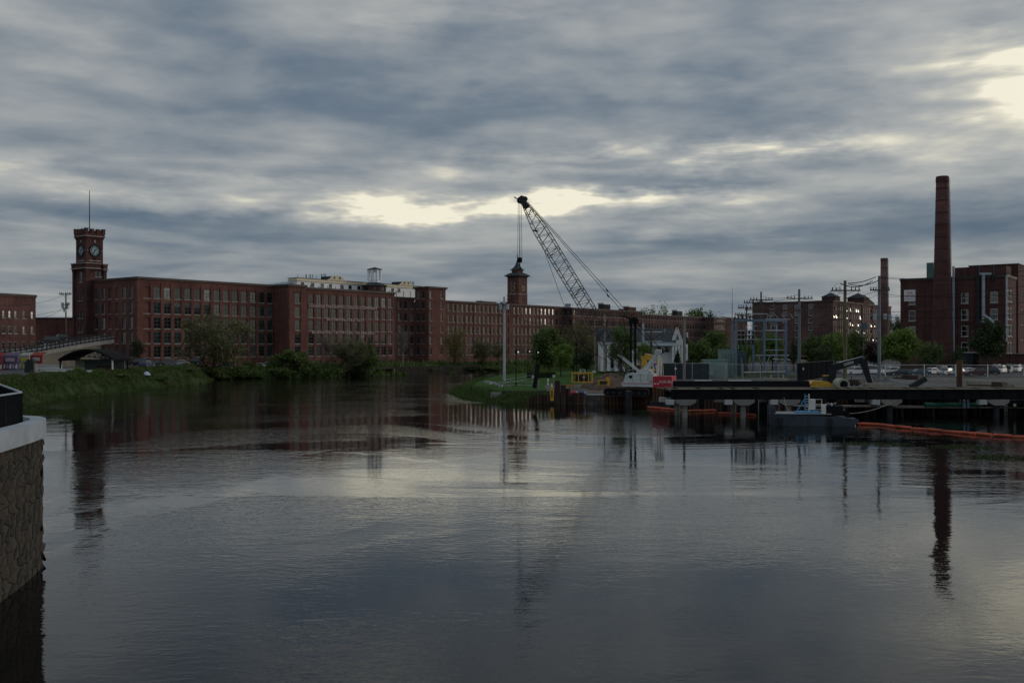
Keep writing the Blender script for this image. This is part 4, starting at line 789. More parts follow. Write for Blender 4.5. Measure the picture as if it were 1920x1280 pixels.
# far apartment mill
random.seed(21)
KC = Vector((at(1562, 480), 480.0)); Wm, Lm = 41.0, 92.0
lo = []; 
for px in (1447.5, 1472, 1494, 1520):
    u = Wm - spx(px, KC); lo += [(u-1.1, u+1.1, z_, z_+2.1) for z_ in (9.6, 13.1, 16.6, 20.2, 23.8, 27.2)]
fo = [(i*2.95+.9, i*2.95+2.6, z_, z_+2.2) for z_ in (11.6, 15.2, 18.9, 22.5, 26.1) for i in range(30)]
am = block('apartment_mill', 'far brick apartment mill with glinting windows behind the substation', 'building', KC, Lm, Wm, 4, 30.6, BRF, fo, lo, (), 0, dict(nx=1, ny=1, sill=False, fw=.12, gm=lambda: GLINT if random.random() < .25 else GL[random.choice((0, 0, 1, 2))]), cornice=.4, wkL=dict(nx=1, ny=2, fm=FRAMEW, gm=None))
for a in range(8, 92, 17): MB().box(a-.15, a+.15, -.32, -.02, .5, 26).build('downpipe', DARK, am)
def hut(px, Y, ytop, w, label):
    r = thing('roof_lantern', label, 'roof lantern', (at(px, Y), Y, 30.5), ANG); h_ = zz(ytop, Y)-30.5; MB().box(-w, w, -w, w, .1, h_*.45).build('wall', BRD, r); MB().frustum(0, 0, h_*.45, h_*.8, w*1.15, w*1.15, .5, .5).build('roof', SLATE, r); MB().tube((0, 0, h_*.8), (0, 0, h_), .2, .08).build('finial', BLACK, r)
hut(1558, 495, 545, 3.4, 'small pyramid roofed lantern on the apartment mill near its corner'); hut(1609, 520, 545, 4.2, 'larger pyramid roofed lantern on the apartment mill to the right')
rr_ = thing('roof_ridge', 'sloping dark roof beside the larger lantern of the apartment mill', 'roof', (at(1620, 527), 527, 30.5), ANG); MB().prism([(-8, .1), (8, .1), (8, 1.2), (-8, 4.8)], -3, 3).build('roof', SLATE, rr_)
# ================================================================ white house
Yh = 250.0; hs = thing('white_house', 'white clapboard house with dark roof and gable behind the crane', 'house', (at(1275, Yh), Yh, 2.9), 0); X_ = lambda px: at(px, Yh)-hs.location.x; Zh = lambda py: zz(py, Yh)-2.9
MB().box(X_(1195), X_(1266), 1.2, 12, 0, Zh(648)).build('wall', WHITE, hs); MB().box(X_(1193), X_(1264), -1.2, 12.2, Zh(648), Zh(640)).build('eaves', mat('eaves_blue_white', (.60, .68, .76), .6, 0, .08, 1), hs)
MB().prism([(-1.6, Zh(640)), (12.6, Zh(640)), (5.5, Zh(614))], X_(1192), X_(1266), 'x').build('roof', SLATE, hs)
MB().box(X_(1262), X_(1289), -.6, 11.5, 0, Zh(645)).build('gable_wing', WHITE, hs)
gbl = MB().prism([(X_(1260), Zh(640)), (X_(1278), Zh(640)), (X_(1269), Zh(615))], -1.0, -.2).build('gable', WHITE, hs); MB().prism([(X_(1265.5), Zh(637)), (X_(1272.5), Zh(637)), (X_(1269), Zh(626))], -1.06, -1.003).build('gable_window', GL[0], gbl)
for s_ in (1259, 1279): MB().bar((X_(1269), -.65, Zh(614)), (X_(s_), -.65, Zh(641)), .9, .3).build('bargeboard', WTRIM, hs)
MB().box(X_(1260), X_(1280), -1.05, -.1, Zh(647), Zh(640)-.02).build('frieze', WTRIM, hs)
for px in (1261, 1266.5, 1272, 1278.5): MB().box(X_(px)-.28, X_(px)+.28, -1.0, -.62, 0, Zh(647)).build('column', WHITE, hs)
for px in (1250, 1254.5): MB().box(X_(px)-.3, X_(px)+.3, 1.1, 1.18, Zh(660), Zh(650)).build('window', GL[0], hs)
for px in (1264, 1269.3, 1283): MB().box(X_(px)-.35, X_(px)+.35, -.68, -.61, Zh(664), Zh(650)).build('window', GL[0], hs)
MB().box(X_(1234), X_(1239), 1.08, 1.19, Zh(657), Zh(650)).build('door', mat('door_maroon', (.10, .03, .04), .6, 0, .2, 1), hs)
MB().prism([(X_(1279), Zh(645)), (X_(1292), Zh(645)), (X_(1290), Zh(632)), (X_(1281), Zh(630))], .5, 11).build('side_roof', SLATE, hs); MB().box(X_(1289.5), X_(1291.5), 1, 2, Zh(645), Zh(623)).build('chimney_pipe', WTRIM, hs)
ph2 = thing('white_porch', 'white columned porch with dark roof seen through the lower boom', 'porch', (at(1145, 244), 244, 2.8)); X_ = lambda px: at(px, 244)-ph2.location.x; Zh = lambda py: zz(py, 244)-2.8
for px in (1129.5, 1141, 1155, 1168): MB().box(X_(px)-.42, X_(px)+.42, -.4, .4, 0, Zh(645)).build('column', WHITE, ph2)
MB().box(X_(1127), X_(1172), .8, 8, 0, Zh(646)).build('wall', WHITE, ph2); MB().box(X_(1126), X_(1173), -.7, 8, Zh(645), Zh(640)).build('beam', WHITE, ph2); MB().prism([(-1.2, Zh(640)), (9, Zh(640)), (7.5, Zh(616)), (4, Zh(615))], X_(1124), X_(1182), 'x').build('roof', SLATE, ph2)
for px in (1135, 1148, 1161): MB().box(X_(px)-.35, X_(px)+.35, .7, .79, .8, 3.6).build('window', GL[0], ph2)
# ================================================================ substation
Ys = 190.0; ss = thing('substation', 'blue grey steel substation frame with cross beams and insulators', 'substation', (at(1430, Ys), Ys, 2.9)); X_ = lambda px: at(px, Ys)-ss.location.x; Zs = lambda py: zz(py, Ys)-2.9
for px, y in ((1380, 0), (1433, 0), (1480, 2.5), (1427, 6), (1386, 6.5), (1474, 7)): MB().box(X_(px)-.17, X_(px)+.17, y-.17, y+.17, 0, Zs(600)).build('column', STEELB, ss); MB().box(X_(px)-.4, X_(px)+.4, y-.4, y+.4, 0, .25).build('footing', CONC, ss)
for (a, ya), (b_, yb), py, w_ in (((1378, 0), (1435, 0), 600, .34), ((1433, 0), (1482, 2.5), 600.5, .34), ((1386, 6.5), (1476, 7), 600, .3), ((1433, 0), (1480, 2.5), 619, .2), ((1433, 0), (1480, 2.5), 636, .22), ((1433, 0), (1480, 2.5), 656, .1), ((1382, 0), (1433, 0), 620, .1), ((1382, 0), (1433, 0), 636, .08), ((1404, 1), (1442, 1), 588, .18), ((1440, 1.5), (1490, 3), 597.5, .16), ((1424, 3), (1490, 4), 666, .2), ((1380, 0), (1386, 6.5), 600, .25), ((1480, 2.5), (1474, 7), 600, .25)):
    MB().bar((X_(a), ya, Zs(py)), (X_(b_), yb, Zs(py)), w_*.8, w_).build('beam', STEELB if w_ > .2 else STEEL, ss)
for a, pa, b_, pb in ((1442, 588, 1448, 598), (1455, 588, 1461, 598), (1467, 588, 1475, 598), (1404, 588, 1404, 600), (1442, 588, 1438, 610), (1424, 667, 1434, 690), (1446, 667, 1436, 692), (1472, 675, 1481, 695), (1490, 597, 1484, 588)): MB().bar((X_(a), .9, Zs(pa)), (X_(b_), .9, Zs(pb)), .09).build('strut', STEEL, ss)
MB().line([(X_(1438), .5, Zs(611)), (X_(1438), .5, Zs(617))], .05).line([(X_(1447), .5, Zs(617)), (X_(1447), .5, Zs(610)), (X_(1458), .5, Zs(610)), (X_(1458), .5, Zs(617))], .05).line([(X_(1400), .5, Zs(617)), (X_(1400), .5, Zs(610)), (X_(1422), .5, Zs(611))], .05).build('bus_pipe', STEEL, ss)
for i in range(4):
    for j in range(3): px, py = 1395 + i*9.5, 622 + j*9; k_ = MB().lathe([(.1, 0), (.3, .05), (.16, .18), (.3, .25), (.16, .38), (.3, .45), (.12, .6), (.1, .75)], 8).build('insulator', DARK, ss, (X_(px), 4+(i % 2), Zs(py)-.4)); MB().bar((-.5, 0, .72), (.5, 0, .78), .08).build('contact', STEEL, k_)
for py in (620, 629, 638, 645): MB().bar((X_(1390), 4.4, Zs(py)), (X_(1427), 4.4, Zs(py)), .14).build('beam', DARK, ss)
for px in (1392, 1399, 1407, 1414, 1421): q = MB().lathe([(.08, 0), (.22, .05), (.1, .25), (.22, .3), (.1, .55), (.2, .6), (.06, .9)], 8).build('insulator', DARK, ss, (X_(px), 6.3, Zs(599)))
for i_ in range(9): q_ = 1386 + i_*10.5; MB().line([(X_(q_), 4.6, Zs(600)), (X_(q_+3), 4.7, Zs(609)), (X_(q_+1), 4.7, Zs(620))], .035).build('jumper', BLACK, ss)
for px in (1388, 1396, 1404, 1412, 1420): MB().bar((X_(px), 5.0, Zs(618)), (X_(px), 5.0, Zs(655)), .09).build('upright', STEEL, ss)
for px in (1402, 1418, 1445, 1466): MB().box(X_(px)-.12, X_(px)+.12, 5, 5.25, 0, Zs(670)).build('stub_post', CONC, ss)
MB().bar((X_(1393), -.6, Zs(697.5)), (X_(1471), -.6, Zs(696)), .18, .2).build('lower_pipe', WTRIM, ss)
for px in (1444.5, 1467): MB().tube((X_(px), -.6, 0), (X_(px), -.6, Zs(702)), .12, .12, 8).build('pipe_stub', WTRIM, ss)
for i in range(4): MB().bar((X_(1458+i*8), 3, Zs(673)), (X_(1466+i*8), 3.4, Zs(676)), .5, .12).build('switch_blade', WTRIM, ss)
for c_, (px0, px1, yt, yb, Y, m_, lab) in enumerate(((1320, 1365, 674, 711, 186, 'cabinet_green', 'large pale green switchgear cabinet left of the substation frame'), (1351, 1380, 655, 706, 195, 'cabinet_green', 'tall green transformer house behind the switchgear cabinet'), (1368, 1400, 658, 706, 200, 'cabinet_dark', 'dark teal transformer tank inside the substation'), (1321, 1337, 688, 703, 184.5, 'cabinet_pale', 'small pale control box in front of the switchgear cabinet'))):
    cmn = {'cabinet_green': (.20, .29, .28), 'cabinet_dark': (.075, .125, .135), 'cabinet_pale': (.28, .35, .37)}[m_]; X0, X1 = at(px0, Y), at(px1, Y); g0 = 2.75 if c_ != 3 else zz(711, Y); r = thing('switchgear', lab, 'cabinet', ((X0+X1)/2, Y, g0)); w_ = (X1-X0)/2; h_ = zz(yt, Y)-g0; lift_ = zz(yb, Y)-g0 if c_ == 3 else 0
    mm = mat(m_, cmn, .5, .1, .12, 1); MB().box(-w_, w_, 0, 2.4 if c_ < 3 else .5, lift_, h_-.15).build('body', mm, r); MB().box(-w_-.12, w_+.12, -.12, 2.5 if c_ < 3 else .55, h_-.15, h_).build('lid', mm, r)
    for i in range(3 if c_ < 3 else 1): u = -w_ + (i+.5)*2*w_/(3 if c_ < 3 else 1); MB().box(u-w_/3.6, u+w_/3.6, -.05, -.004, lift_+.2, h_-.4).build('door', mm, r)
    if c_ == 3: MB().tube((0, .25, 0), (0, .25, lift_), .1, .1, 8).build('leg', STEEL, r)
    if c_ in (1, 2):
        for i in range(6): u = -w_+(i+.5)*w_/3; MB().box(u-.05, u+.05, -.35, -.06, .6, h_-.7).build('cooling_fin', mm, r)
def screen_fence(name, label, pts, zb, h, mt, post=STEEL, gap=3.0, toprail=True, sign=None, group=None):
    r = thing(name, label, 'fence', (pts[0][0], pts[0][1], zb)); o = Vector((pts[0][0], pts[0][1])); pts = [Vector(p)-o for p in pts]
    for a, b_ in zip(pts[:-1], pts[1:]):
        n = max(1, round((b_-a).length/gap))
        for i in range(n):
            p, q = a.lerp(b_, i/n), a.lerp(b_, (i+1)/n); MB().tube((p.x, p.y, 0), (p.x, p.y, h+.12), .06 if gap < 5 else .1, None, 8).build('post', post, r)
            MB().add([(p.x, p.y, .08), (q.x, q.y, .08), (q.x, q.y, h-.03), (p.x, p.y, h-.03)], [(0, 1, 2, 3)]).build('panel', mt, r)
        if toprail: MB().tube((a.x, a.y, h), (b_.x, b_.y, h), .04, None, 6).build('top_rail', post, r)
    p = pts[-1]; MB().tube((p.x, p.y, 0), (p.x, p.y, h+.12), .06 if gap < 5 else .1, None, 8).build('post', post, r)
    if sign: a, b_ = pts[0], pts[1]; p = a.lerp(b_, sign); MB().box(p.x-.22, p.x+.22, p.y-.06, p.y-.02, h*.62, h*.62+.35).build('warning_sign', WHITE, r)
SCR = mat('screen_fabric', (.045, .058, .066), 1, 0, .2, 1.2, spec=.05); SCRB = mat('screen_black', (.011, .013, .016), 1, 0, .25, 1.2, spec=0); NET = mesh_mat('chain_link', (.22, .24, .25), .028)
screen_fence('screened_fence', 'grey screened chain fence behind the crane counterweight', [(at(1235, 183), 183), (at(1330, 180), 180)], 2.75, 3.05, SCR, sign=.34)
screen_fence('black_screen_fence', 'black screened fence running back right of the substation', [(at(1494, 168), 168), (at(1562, 200), 200)], 2.85, 3.2, SCRB, DARK, sign=.14, gap=4.9)
screen_fence('substation_fence', 'open chain link fence in front of the substation frame', [(at(1330, 180), 180), (at(1494, 168), 168)], 2.8, 2.9, NET, gap=3.4)
screen_fence('car_park_fence', 'chain link fence with pale posts along the right car park', [(at(1660, 196), 196), (at(1733, 195), 195), (at(1852, 193), 193), (at(1990, 190), 190)], 2.9, 2.35, NET, WTRIM, gap=6.3)
# ================================================================ poles and wires
MG = mat('pole_grey_wood', (.075, .075, .07), .9, 0, .25, 1.2, stretch=(1, 1, .15)); MGR = mat('pole_green_wood', (.13, .12, .06), .9, 0, .3, 1.2, stretch=(1, 1, .15))
tips = {}
for k_, a in dict(A=(945.5, 200, 556, 1.9, MAT_P := mat('pole_pale', (.42, .46, .50), .6, .1, .12, 1), 'tall pale grey pole standing at the tip of the river point', ((1.6, 1.6),), .26, ((-.75, 2.6), (.6, 2.6))),
                 B=(1427, 225, 547, 2.9, MG, 'dark utility pole with dense crossarms behind the substation frame', ((1.8, 5.2), (3.6, 4.2)), .22), C=(1400, 235, 572, 2.9, MG, 'shorter utility pole with two crossarms left of the substation poles', ((.6, 4.2), (2.6, 4.6)), .2), D=(1498.5, 215, 542, 2.9, mat('pole_blue_grey', (.15, .18, .215), .8, .05, .15, 1), 'grey utility pole with wide crossarm right of the substation frame', ((2.0, 5.6), (4.4, 4.0)), .30),
                 Ee=(1584.5, 172, 526, 2.9, MGR, 'mossy wooden utility pole with wide crossarm behind the black excavator', ((1.7, 5.0),), .30), Ff=(1648.5, 182, 517, 2.9, mat('pole_half_pale', (.17, .20, .23), .7, .1, .3, .4), 'pale utility pole with transformers beside the distant chimney', ((2.6, 3.6),), .28, ((-1.0, 8.0), (.9, 8.0), (1.9, 8.2))),
                 G=(1205.5, 225, 606, 2.8, STEEL, 'pale steel pole with two long side arms behind the crane', (), .28), Hh=(1221, 215, 618, 2.8, WOOD, 'brown wooden pole stub beside the pale steel pole', (), .26), I=(1283, 180, 596, 2.75, CONC, 'grey steel pole in front of the white house gable', (), .26), J=(1115, 262, 598, 2.8, CONC, 'slim pale pole behind the earth mound', (), .17), L1=(1391, 240, 586, 2.9, MG, 'shortest dark utility pole at the left of the substation poles', ((.5, 3.6), (2.0, 3.0)), .18), L2=(1412, 228, 562, 2.9, MG, 'dark utility pole between the two tallest substation poles', ((.6, 4.4), (2.2, 3.8), (4.0, 3.0)), .2), Kk=(1133.5, 236, 590, 2.8, WOODG, 'pale timber pole in front of the white porch', (), .22)).items():
    tips[k_] = utility_pole(*a)
sm = thing('side_arms', 'two horizontal pale arms held off the steel pole behind the crane', 'bracket', (at(1206, 225), 224.5, zz(624, 225)))
for py in (622.5, 640): MB().bar((0, 0, zz(py, 225)-sm.location.z), (at(1241, 225)-sm.location.x, 0, zz(py-.5, 225)-sm.location.z), .12, .16).build('arm', WTRIM, sm)
MB().tube((at(1246, 225)-sm.location.x, 0, zz(625, 225)-sm.location.z), (at(1246, 225)-sm.location.x, 0, zz(616, 225)-sm.location.z), .1, .08).build('insulator', STEEL, sm); MB().line(wire_pts((at(1241, 225)-sm.location.x, 0, zz(623, 225)-sm.location.z), (at(1241, 225)-sm.location.x, 0, zz(640, 225)-sm.location.z), 0), .03).build('jumper', BLACK, sm)
mst = thing('lightning_mast', 'very thin lightning mast left of the substation poles', 'mast', (at(1373, 200), 200, 2.9)); MB().tube((0, 0, 0), (0, 0, zz(570, 200)-2.9), .13, .1, 8).build('mast', STEEL, mst); MB().tube((0, 0, zz(570, 200)-2.9), (0, 0, zz(538, 200)-2.9), .04, .02, 6).build('rod', BLACK, mst)
def wires(label, pairs, r=.035):
    mb = MB()
    for a, b_, sg_ in pairs: mb.line(wire_pts((at(a[0], a[2]), a[2], zz(a[1], a[2])), (at(b_[0], b_[2]), b_[2], zz(b_[1], b_[2])), sg_), r)
    tag(mb.build('overhead_wire', BLACK), label, 'wire')
wires('heavy spliced wires between the mossy pole and the transformer pole', [((1590, 531, 172), (1642, 519, 182), .3), ((1592, 533, 172), (1646, 526, 182), .5), ((1575, 531, 172), (1636, 526, 182), .9)], .075)
wires('long wires crossing the brick factory from the transformer pole to the right edge', [((1650, y0, 182), (1960, y1, 150), s_) for y0, y1, s_ in ((519, 500, 1.0), (521, 512, .8), (551, 548, .7), (556, 530, .6), (584, 560, .7), (594, 585, .5))], .03)
wires('slanting wires from the mossy pole down to the substation pole', [((1570, 531, 172), (1502, 598, 213), .4), ((1580, 531, 172), (1505, 600, 213), .4), ((1592, 533, 172), (1504, 604, 213), .4), ((1480, 556, 215), (1429, 566, 225), .5), ((1496, 552, 215), (1430, 556, 225), .6), ((1512, 556, 215), (1428, 561, 225), .5)], .035)
wires('wires dropping leftwards from the substation poles', [((1418, 560, 225), (1384, 572, 240), .4), ((1405, 566, 225), (1381, 580, 240), .3), ((1392, 575, 235), (1380, 600, 192), .2), ((1400, 575, 235), (1388, 599, 192), .2), ((1425, 562, 225), (1412, 590, 192), .2)], .03)
wires('long wires over the river from the tall pale pole towards the substation', [((946, 560, 200), (1206, 618, 225), 1.4), ((946, 566, 200), (1206, 608, 225), 1.2), ((946, 590, 200), (1206, 640, 225), .9), ((1206, 612, 225), (1378, 600, 190), 1.0), ((1241, 623, 225), (1378, 604, 190), 1.3), ((1206, 640, 225), (1283, 600, 180), .5)], .028)
wires('wires above the car park from the transformer pole to the substation', [((1646, 545, 182), (1500, 560, 215), 1.0), ((1646, 553, 182), (1500, 575, 215), 1.2)], .03)
for px, Y, yt, lab in ((1559, 214, 600, 'thin brown pole between trees behind the black excavator'), (1747, 222, 616, 'dark T shaped car park light in front of the tall chimney'), (1540, 260, 610, 'slim dark lamp pole left of the apartment mill corner'), (1837, 226, 607, 'dark lamp post beside the dark round tree')):
    r = thing('lamp_post', lab, 'lamp post', (at(px, Y), Y, 2.9)); h_ = zz(yt, Y)-2.9; MB().tube((0, 0, 0), (0, 0, h_), .1, .07, 8).build('pole', DARK, r); MB().box(-.95, .95, -.18, .18, h_, h_+.18).build('lamp_head', DARK, r)
rs = thing('road_sign', 'round grey sign disc on a post in front of the apartment mill', 'sign', (at(1619, 232), 232, 2.9)); h_ = zz(612, 232)-2.9; MB().tube((0, 0, 0), (0, 0, h_), .12, .1, 8).build('post', STEEL, rs); MB().tube((0, -.15, h_), (0, -.02, h_), .95, .95, 20).build('disc', mat('sign_back', (.10, .13, .15), .5, .4, .2, 1), rs)
# ================================================================ crawler crane
Yc = 152.0; gC = zz(741, Yc); cr = thing('crawler_crane', 'white and red lattice boom crawler crane on the sheet pile platform', 'crane', (at(1200, Yc), Yc, gC), rad(-20)); _c, _s = math.cos(rad(-20)), math.sin(rad(-20)); X_ = lambda px: ((px-CX)/F*Yc - cr.location.x)/(_c - (px-CX)/F*_s); Zk = lambda py, px=1200: zz(py, Yc + X_(px)*_s)-gC
def track(y0, y1, x0, x1, h_):
    t_ = MB(); n = 8; prof = []
    r_ = h_/2
    for i in range(n+1): a = math.pi/2 + math.pi*i/n; prof.append((x0+r_+math.cos(a)*r_, r_+math.sin(a)*r_))
    for i in range(n+1): a = -math.pi/2 + math.pi*i/n; prof.append((x1-r_+math.cos(a)*r_, r_+math.sin(a)*r_))
    o = t_.prism([(p[0]*.985+.0, p[1]*.86+.07) for p in prof], y0+.08, y1-.08).build('track', BLACK, cr)
    per = []
    for a, b_ in zip(prof, prof[1:]+prof[:1]):
        m_ = max(1, round((Vector(b_)-Vector(a)).length/.26))
        per += [Vector(a).lerp(Vector(b_), i/m_) for i in range(m_)]
    pads = MB()
    for i, p in enumerate(per):
        q = per[(i+1) % len(per)]; d_ = (q-p).normalized()*.1; pads.bar((p.x-d_.x, (y0+y1)/2, p.y-d_.y), (p.x+d_.x, (y0+y1)/2, p.y+d_.y), y1-y0, .1)
    pads.build('track_pads', RUSTD, o)
    for i in range(7): u = x0+r_+(x1-x0-2*r_)*i/6; MB().tube((u, y0-.02, r_*.8), (u, y0+.2, r_*.8), r_*.42, r_*.42, 12).build('roller', DARK, o)
track(-2.9, -1.9, X_(1141), X_(1224), 1.12); track(1.7, 2.7, X_(1146), X_(1230), 1.12)
MB().box(X_(1160), X_(1212), -1.89, 1.69, .35, 1.0).build('carbody', DARK, cr); MB().lathe([(1.15, 1.0), (1.2, 1.05), (1.2, 1.32), (1.1, 1.36)], 20, X_(1190), 0).build('slew_ring', DARK, cr)
h0, h1, h2 = Zk(724), Zk(717), Zk(699.5)
ho = MB().prism([(X_(1172.5), h1+.004), (X_(1229), h1+.004), (X_(1229), h2), (X_(1181), h2), (X_(1177), h2-.2)], -1.55, 1.5).build('machine_house', CRW, cr)
MB().prism([(X_(1169), h1), (X_(1172), h0), (X_(1229), h0), (X_(1229), h1)], -1.7, 1.65).build('deck', CRW, cr); MB().box(X_(1171), X_(1228.5), -1.72, -1.704, h1-.12, h1-.02).build('red_stripe', RED, cr)
MB().box(X_(1199), X_(1219), -1.2, 1.1, h2, Zk(692.5)).build('engine_hood', CRW, cr); MB().box(X_(1220), X_(1226), -.9, -.2, h2, Zk(694.5)).build('air_cleaner', CRW, cr)
for px in (1190, 1205, 1219): MB().box(X_(px)-.02, X_(px)+.02, -1.565, -1.552, h1+.1, h2-.1).build('door_seam', DARK, ho)
MB().box(X_(1184), X_(1189.5), -1.57, -1.553, Zk(708.5), Zk(703)).build('vent', BLACK, ho); MB().box(X_(1221), X_(1227), -1.57, -1.553, Zk(715), Zk(713.8)).build('vent', BLACK, ho)
for py in (693, 696.5): MB().line([(X_(1180), -1.4, h2), (X_(1182), -1.4, Zk(693)), (X_(1192), -1.4, Zk(692.5)), (X_(1192), -1.4, h2)], .035).build('handrail', CRW, cr)
cab = MB().prism([(X_(1169), h1), (X_(1182), h1), (X_(1182), h2+.1), (X_(1172), h2+.1), (X_(1169), h1+.9)], 1.0, 2.1).build('cab', DARK, cr); MB().prism([(X_(1170), h1+.7), (X_(1180), h1+.7), (X_(1180), h2), (X_(1173), h2)], .96, .995).build('cab_window', GL[0], cab)
cw_ = MB().prism([(X_(1229)+.01, Zk(725)), (X_(1262), Zk(725)), (X_(1264), Zk(723)), (X_(1264), Zk(704)), (X_(1229)+.01, Zk(704.5))], -1.85, 1.8).build('counterweight', RED, cr)
MB().box(X_(1246)-.02, X_(1246)+.02, -1.87, -1.853, Zk(724.5), Zk(705)).build('joint', mat('red_dark', (.2, .01, .015), .5, 0, .2, 1), cw_)
text_part('Link-Belt', .62, WHITE, cw_, (X_(1255), -1.87, Zk(714)), (math.pi/2, 0, 0), ext=.006)
for px in (1232.5, 1238): MB().box(X_(px)-.13, X_(px)+.13, -1.875, -1.853, Zk(719), Zk(717)).build('reflector', WHITE, cw_)
gt = Vector((X_(1236), 0, Zk(659)))
for y in (-1.0, .9):
    MB().bar((X_(1206), y, Zk(694)), (gt.x, y*.7, gt.z), .22, .2).build('gantry_leg', CRW, cr); MB().bar((X_(1214), y*.6, Zk(694)), (gt.x+.3, y*.5, gt.z+.1), .12, .12).build('gantry_leg', CRW, cr); MB().bar((X_(1235.5), y, Zk(703)), (X_(1237), y*.7, gt.z), .2, .2).build('gantry_mast', CRW, cr); MB().bar((X_(1242), y*.8, Zk(703)), (X_(1240), y*.7, gt.z-.6), .1, .1).build('gantry_mast', CRW, cr)
gh = MB().box(gt.x-.45, gt.x+.5, -.9, .8, gt.z-.25, gt.z+.35).build('gantry_head', CRW, cr)
MB().tube((gt.x, -2.0, gt.z+.2), (gt.x, 2.0, gt.z+.2), .08, None, 8).build('spreader_bar', CRW, gh)
for y in (-.5, -.1, .3): MB().tube((gt.x+.35, y, gt.z+.1), (gt.x+.35, y+.14, gt.z+.1), .42, .42, 14).build('sheave', DARK, gh)
ft = Vector((X_(1176), 0, Zk(702))); tip = Vector((X_(979), 0, Zk(374, 979))); ax = (tip-ft).normalized(); up = Vector((-ax.z, 0, ax.x)); up = -up if up.x < 0 else up; BL = (tip-ft).length
up = Vector((ax.z, 0, -ax.x))
def sec(t):
    w_ = 1.0*min(1, t/.12+.25)*min(1, (1-t)/.22+.30); h_ = .95*min(1, t/.12+.12)*min(1, (1-t)/.24+.28); return w_, h_
bm = MB(); NP = 26; crn = []
for i in range(NP+1):
    t = i/NP; w_, h_ = sec(t); c_ = ft + ax*BL*t; crn.append([c_ + Vector((0, sy*w_, 0)) + up*sz*h_ for sy, sz in ((-1, -1), (1, -1), (1, 1), (-1, 1))])
boom = MB()
for i in range(NP):
    for k_ in range(4): boom.tube(crn[i][k_], crn[i+1][k_], .062, .062, 6)
BOOMD = mat('boom_paint', (.045, .038, .036), .7, 0, .3, 1.5, spec=.3)
boom = boom.build('boom', BOOMD, cr)
lac = MB()
for i in range(NP):
    for k_ in range(4):
        k2 = (k_+1) % 4; m_ = (crn[i][k2]+crn[i+1][k2])/2
        lac.tube(crn[i][k_], m_, .034, None, 4); lac.tube(m_, crn[i+1][k_], .034, None, 4)
    if i % 6 == 0:
        for k_ in range(4): lac.tube(crn[i][k_], crn[i][(k_+1) % 4], .05, None, 4)
lac.build('lacing', BOOMD, boom)
c_ = ft+ax*BL*.83; MB().bar(c_+Vector((0, -.8, 0))-up*.75, c_+Vector((0, .8, 0))-up*.75, .5, .12).build('catwalk', BLACK, boom)
hd = MB(); p = tip-ax*1.6; q = tip+ax*.5
hd.bar(p+Vector((0, -.35, 0)), q+Vector((0, -.35, 0)), .12, .8); hd.bar(p+Vector((0, .35, 0)), q+Vector((0, .35, 0)), .12, .8); hd.bar(q-up*.5-ax*.2, q-up*.9+ax*.55, .5, .16); hd = hd.build('boom_head', DARK, boom)
for d_ in (-.25, .0, .25): MB().tube(tip-up*.35+Vector((0, d_-.05, 0)), tip-up*.35+Vector((0, d_+.05, 0)), .5, .5, 14).build('sheave', DARK, hd)
MB().tube(tip+up*.45-ax*.2+Vector((0, -.2, 0)), tip+up*.45-ax*.2+Vector((0, .2, 0)), .4, .4, 12).build('sheave', DARK, hd)
for y in (-.9, .9): MB().tube(tip-ax*.8+up*.5+Vector((0, y*.4, 0)), Vector((gt.x, y*2.2, gt.z+.2)), .045, None, 5).build('pendant_line', BLACK, cr)
for i, t in enumerate((.36, .40)): c_ = (tip-ax*.8+up*.5).lerp(gt, 1-t)+Vector((0, (-.9, .9)[i]*(.4+1.8*(1-t)), 0)); MB().tube(c_-Vector((.15, 0, -.2)), c_+Vector((.15, 0, -.2)), .12, .12, 6).build('pendant_link', DARK, cr)
MB().tube(ft+ax*BL*.80-up*.7, Vector((X_(1082), 0, Zk(640))), .035, None, 4).tube(Vector((X_(1082), 0, Zk(640))), ft+ax*.5-up*.3, .035, None, 4).build('tag_line', BLACK, cr)
hz_ = Zk(484, 974); hx0 = X_(974.5)
for dx, y in ((-.28, -.2), (-.1, .2), (.12, -.2), (.3, .2)): MB().tube((hx0+dx*.6, y, tip.z-.3), (hx0+dx, y, hz_), .032, None, 4).build('hoist_line', BLACK, cr)
hb = MB().prism([(hx0-.3, hz_-.7), (hx0+.3, hz_-.7), (hx0+.36, hz_-.2), (hx0+.26, hz_+.1), (hx0-.26, hz_+.1), (hx0-.36, hz_-.2)], -.22, .22).build('hook_block', BLACK, cr)
MB().line([(hx0, 0, hz_-.7), (hx0, 0, hz_-1.25), (hx0+.2, 0, hz_-1.6), (hx0, 0, hz_-1.85), (hx0-.24, 0, hz_-1.65)], .09, 6).build('hook', BLACK, hb)
for y in (-.75, .75): MB().tube((X_(1203), y, Zk(700)), (X_(1160), y, Zk(665)), .1, .08, 8).build('boom_stop', CRW, cr)
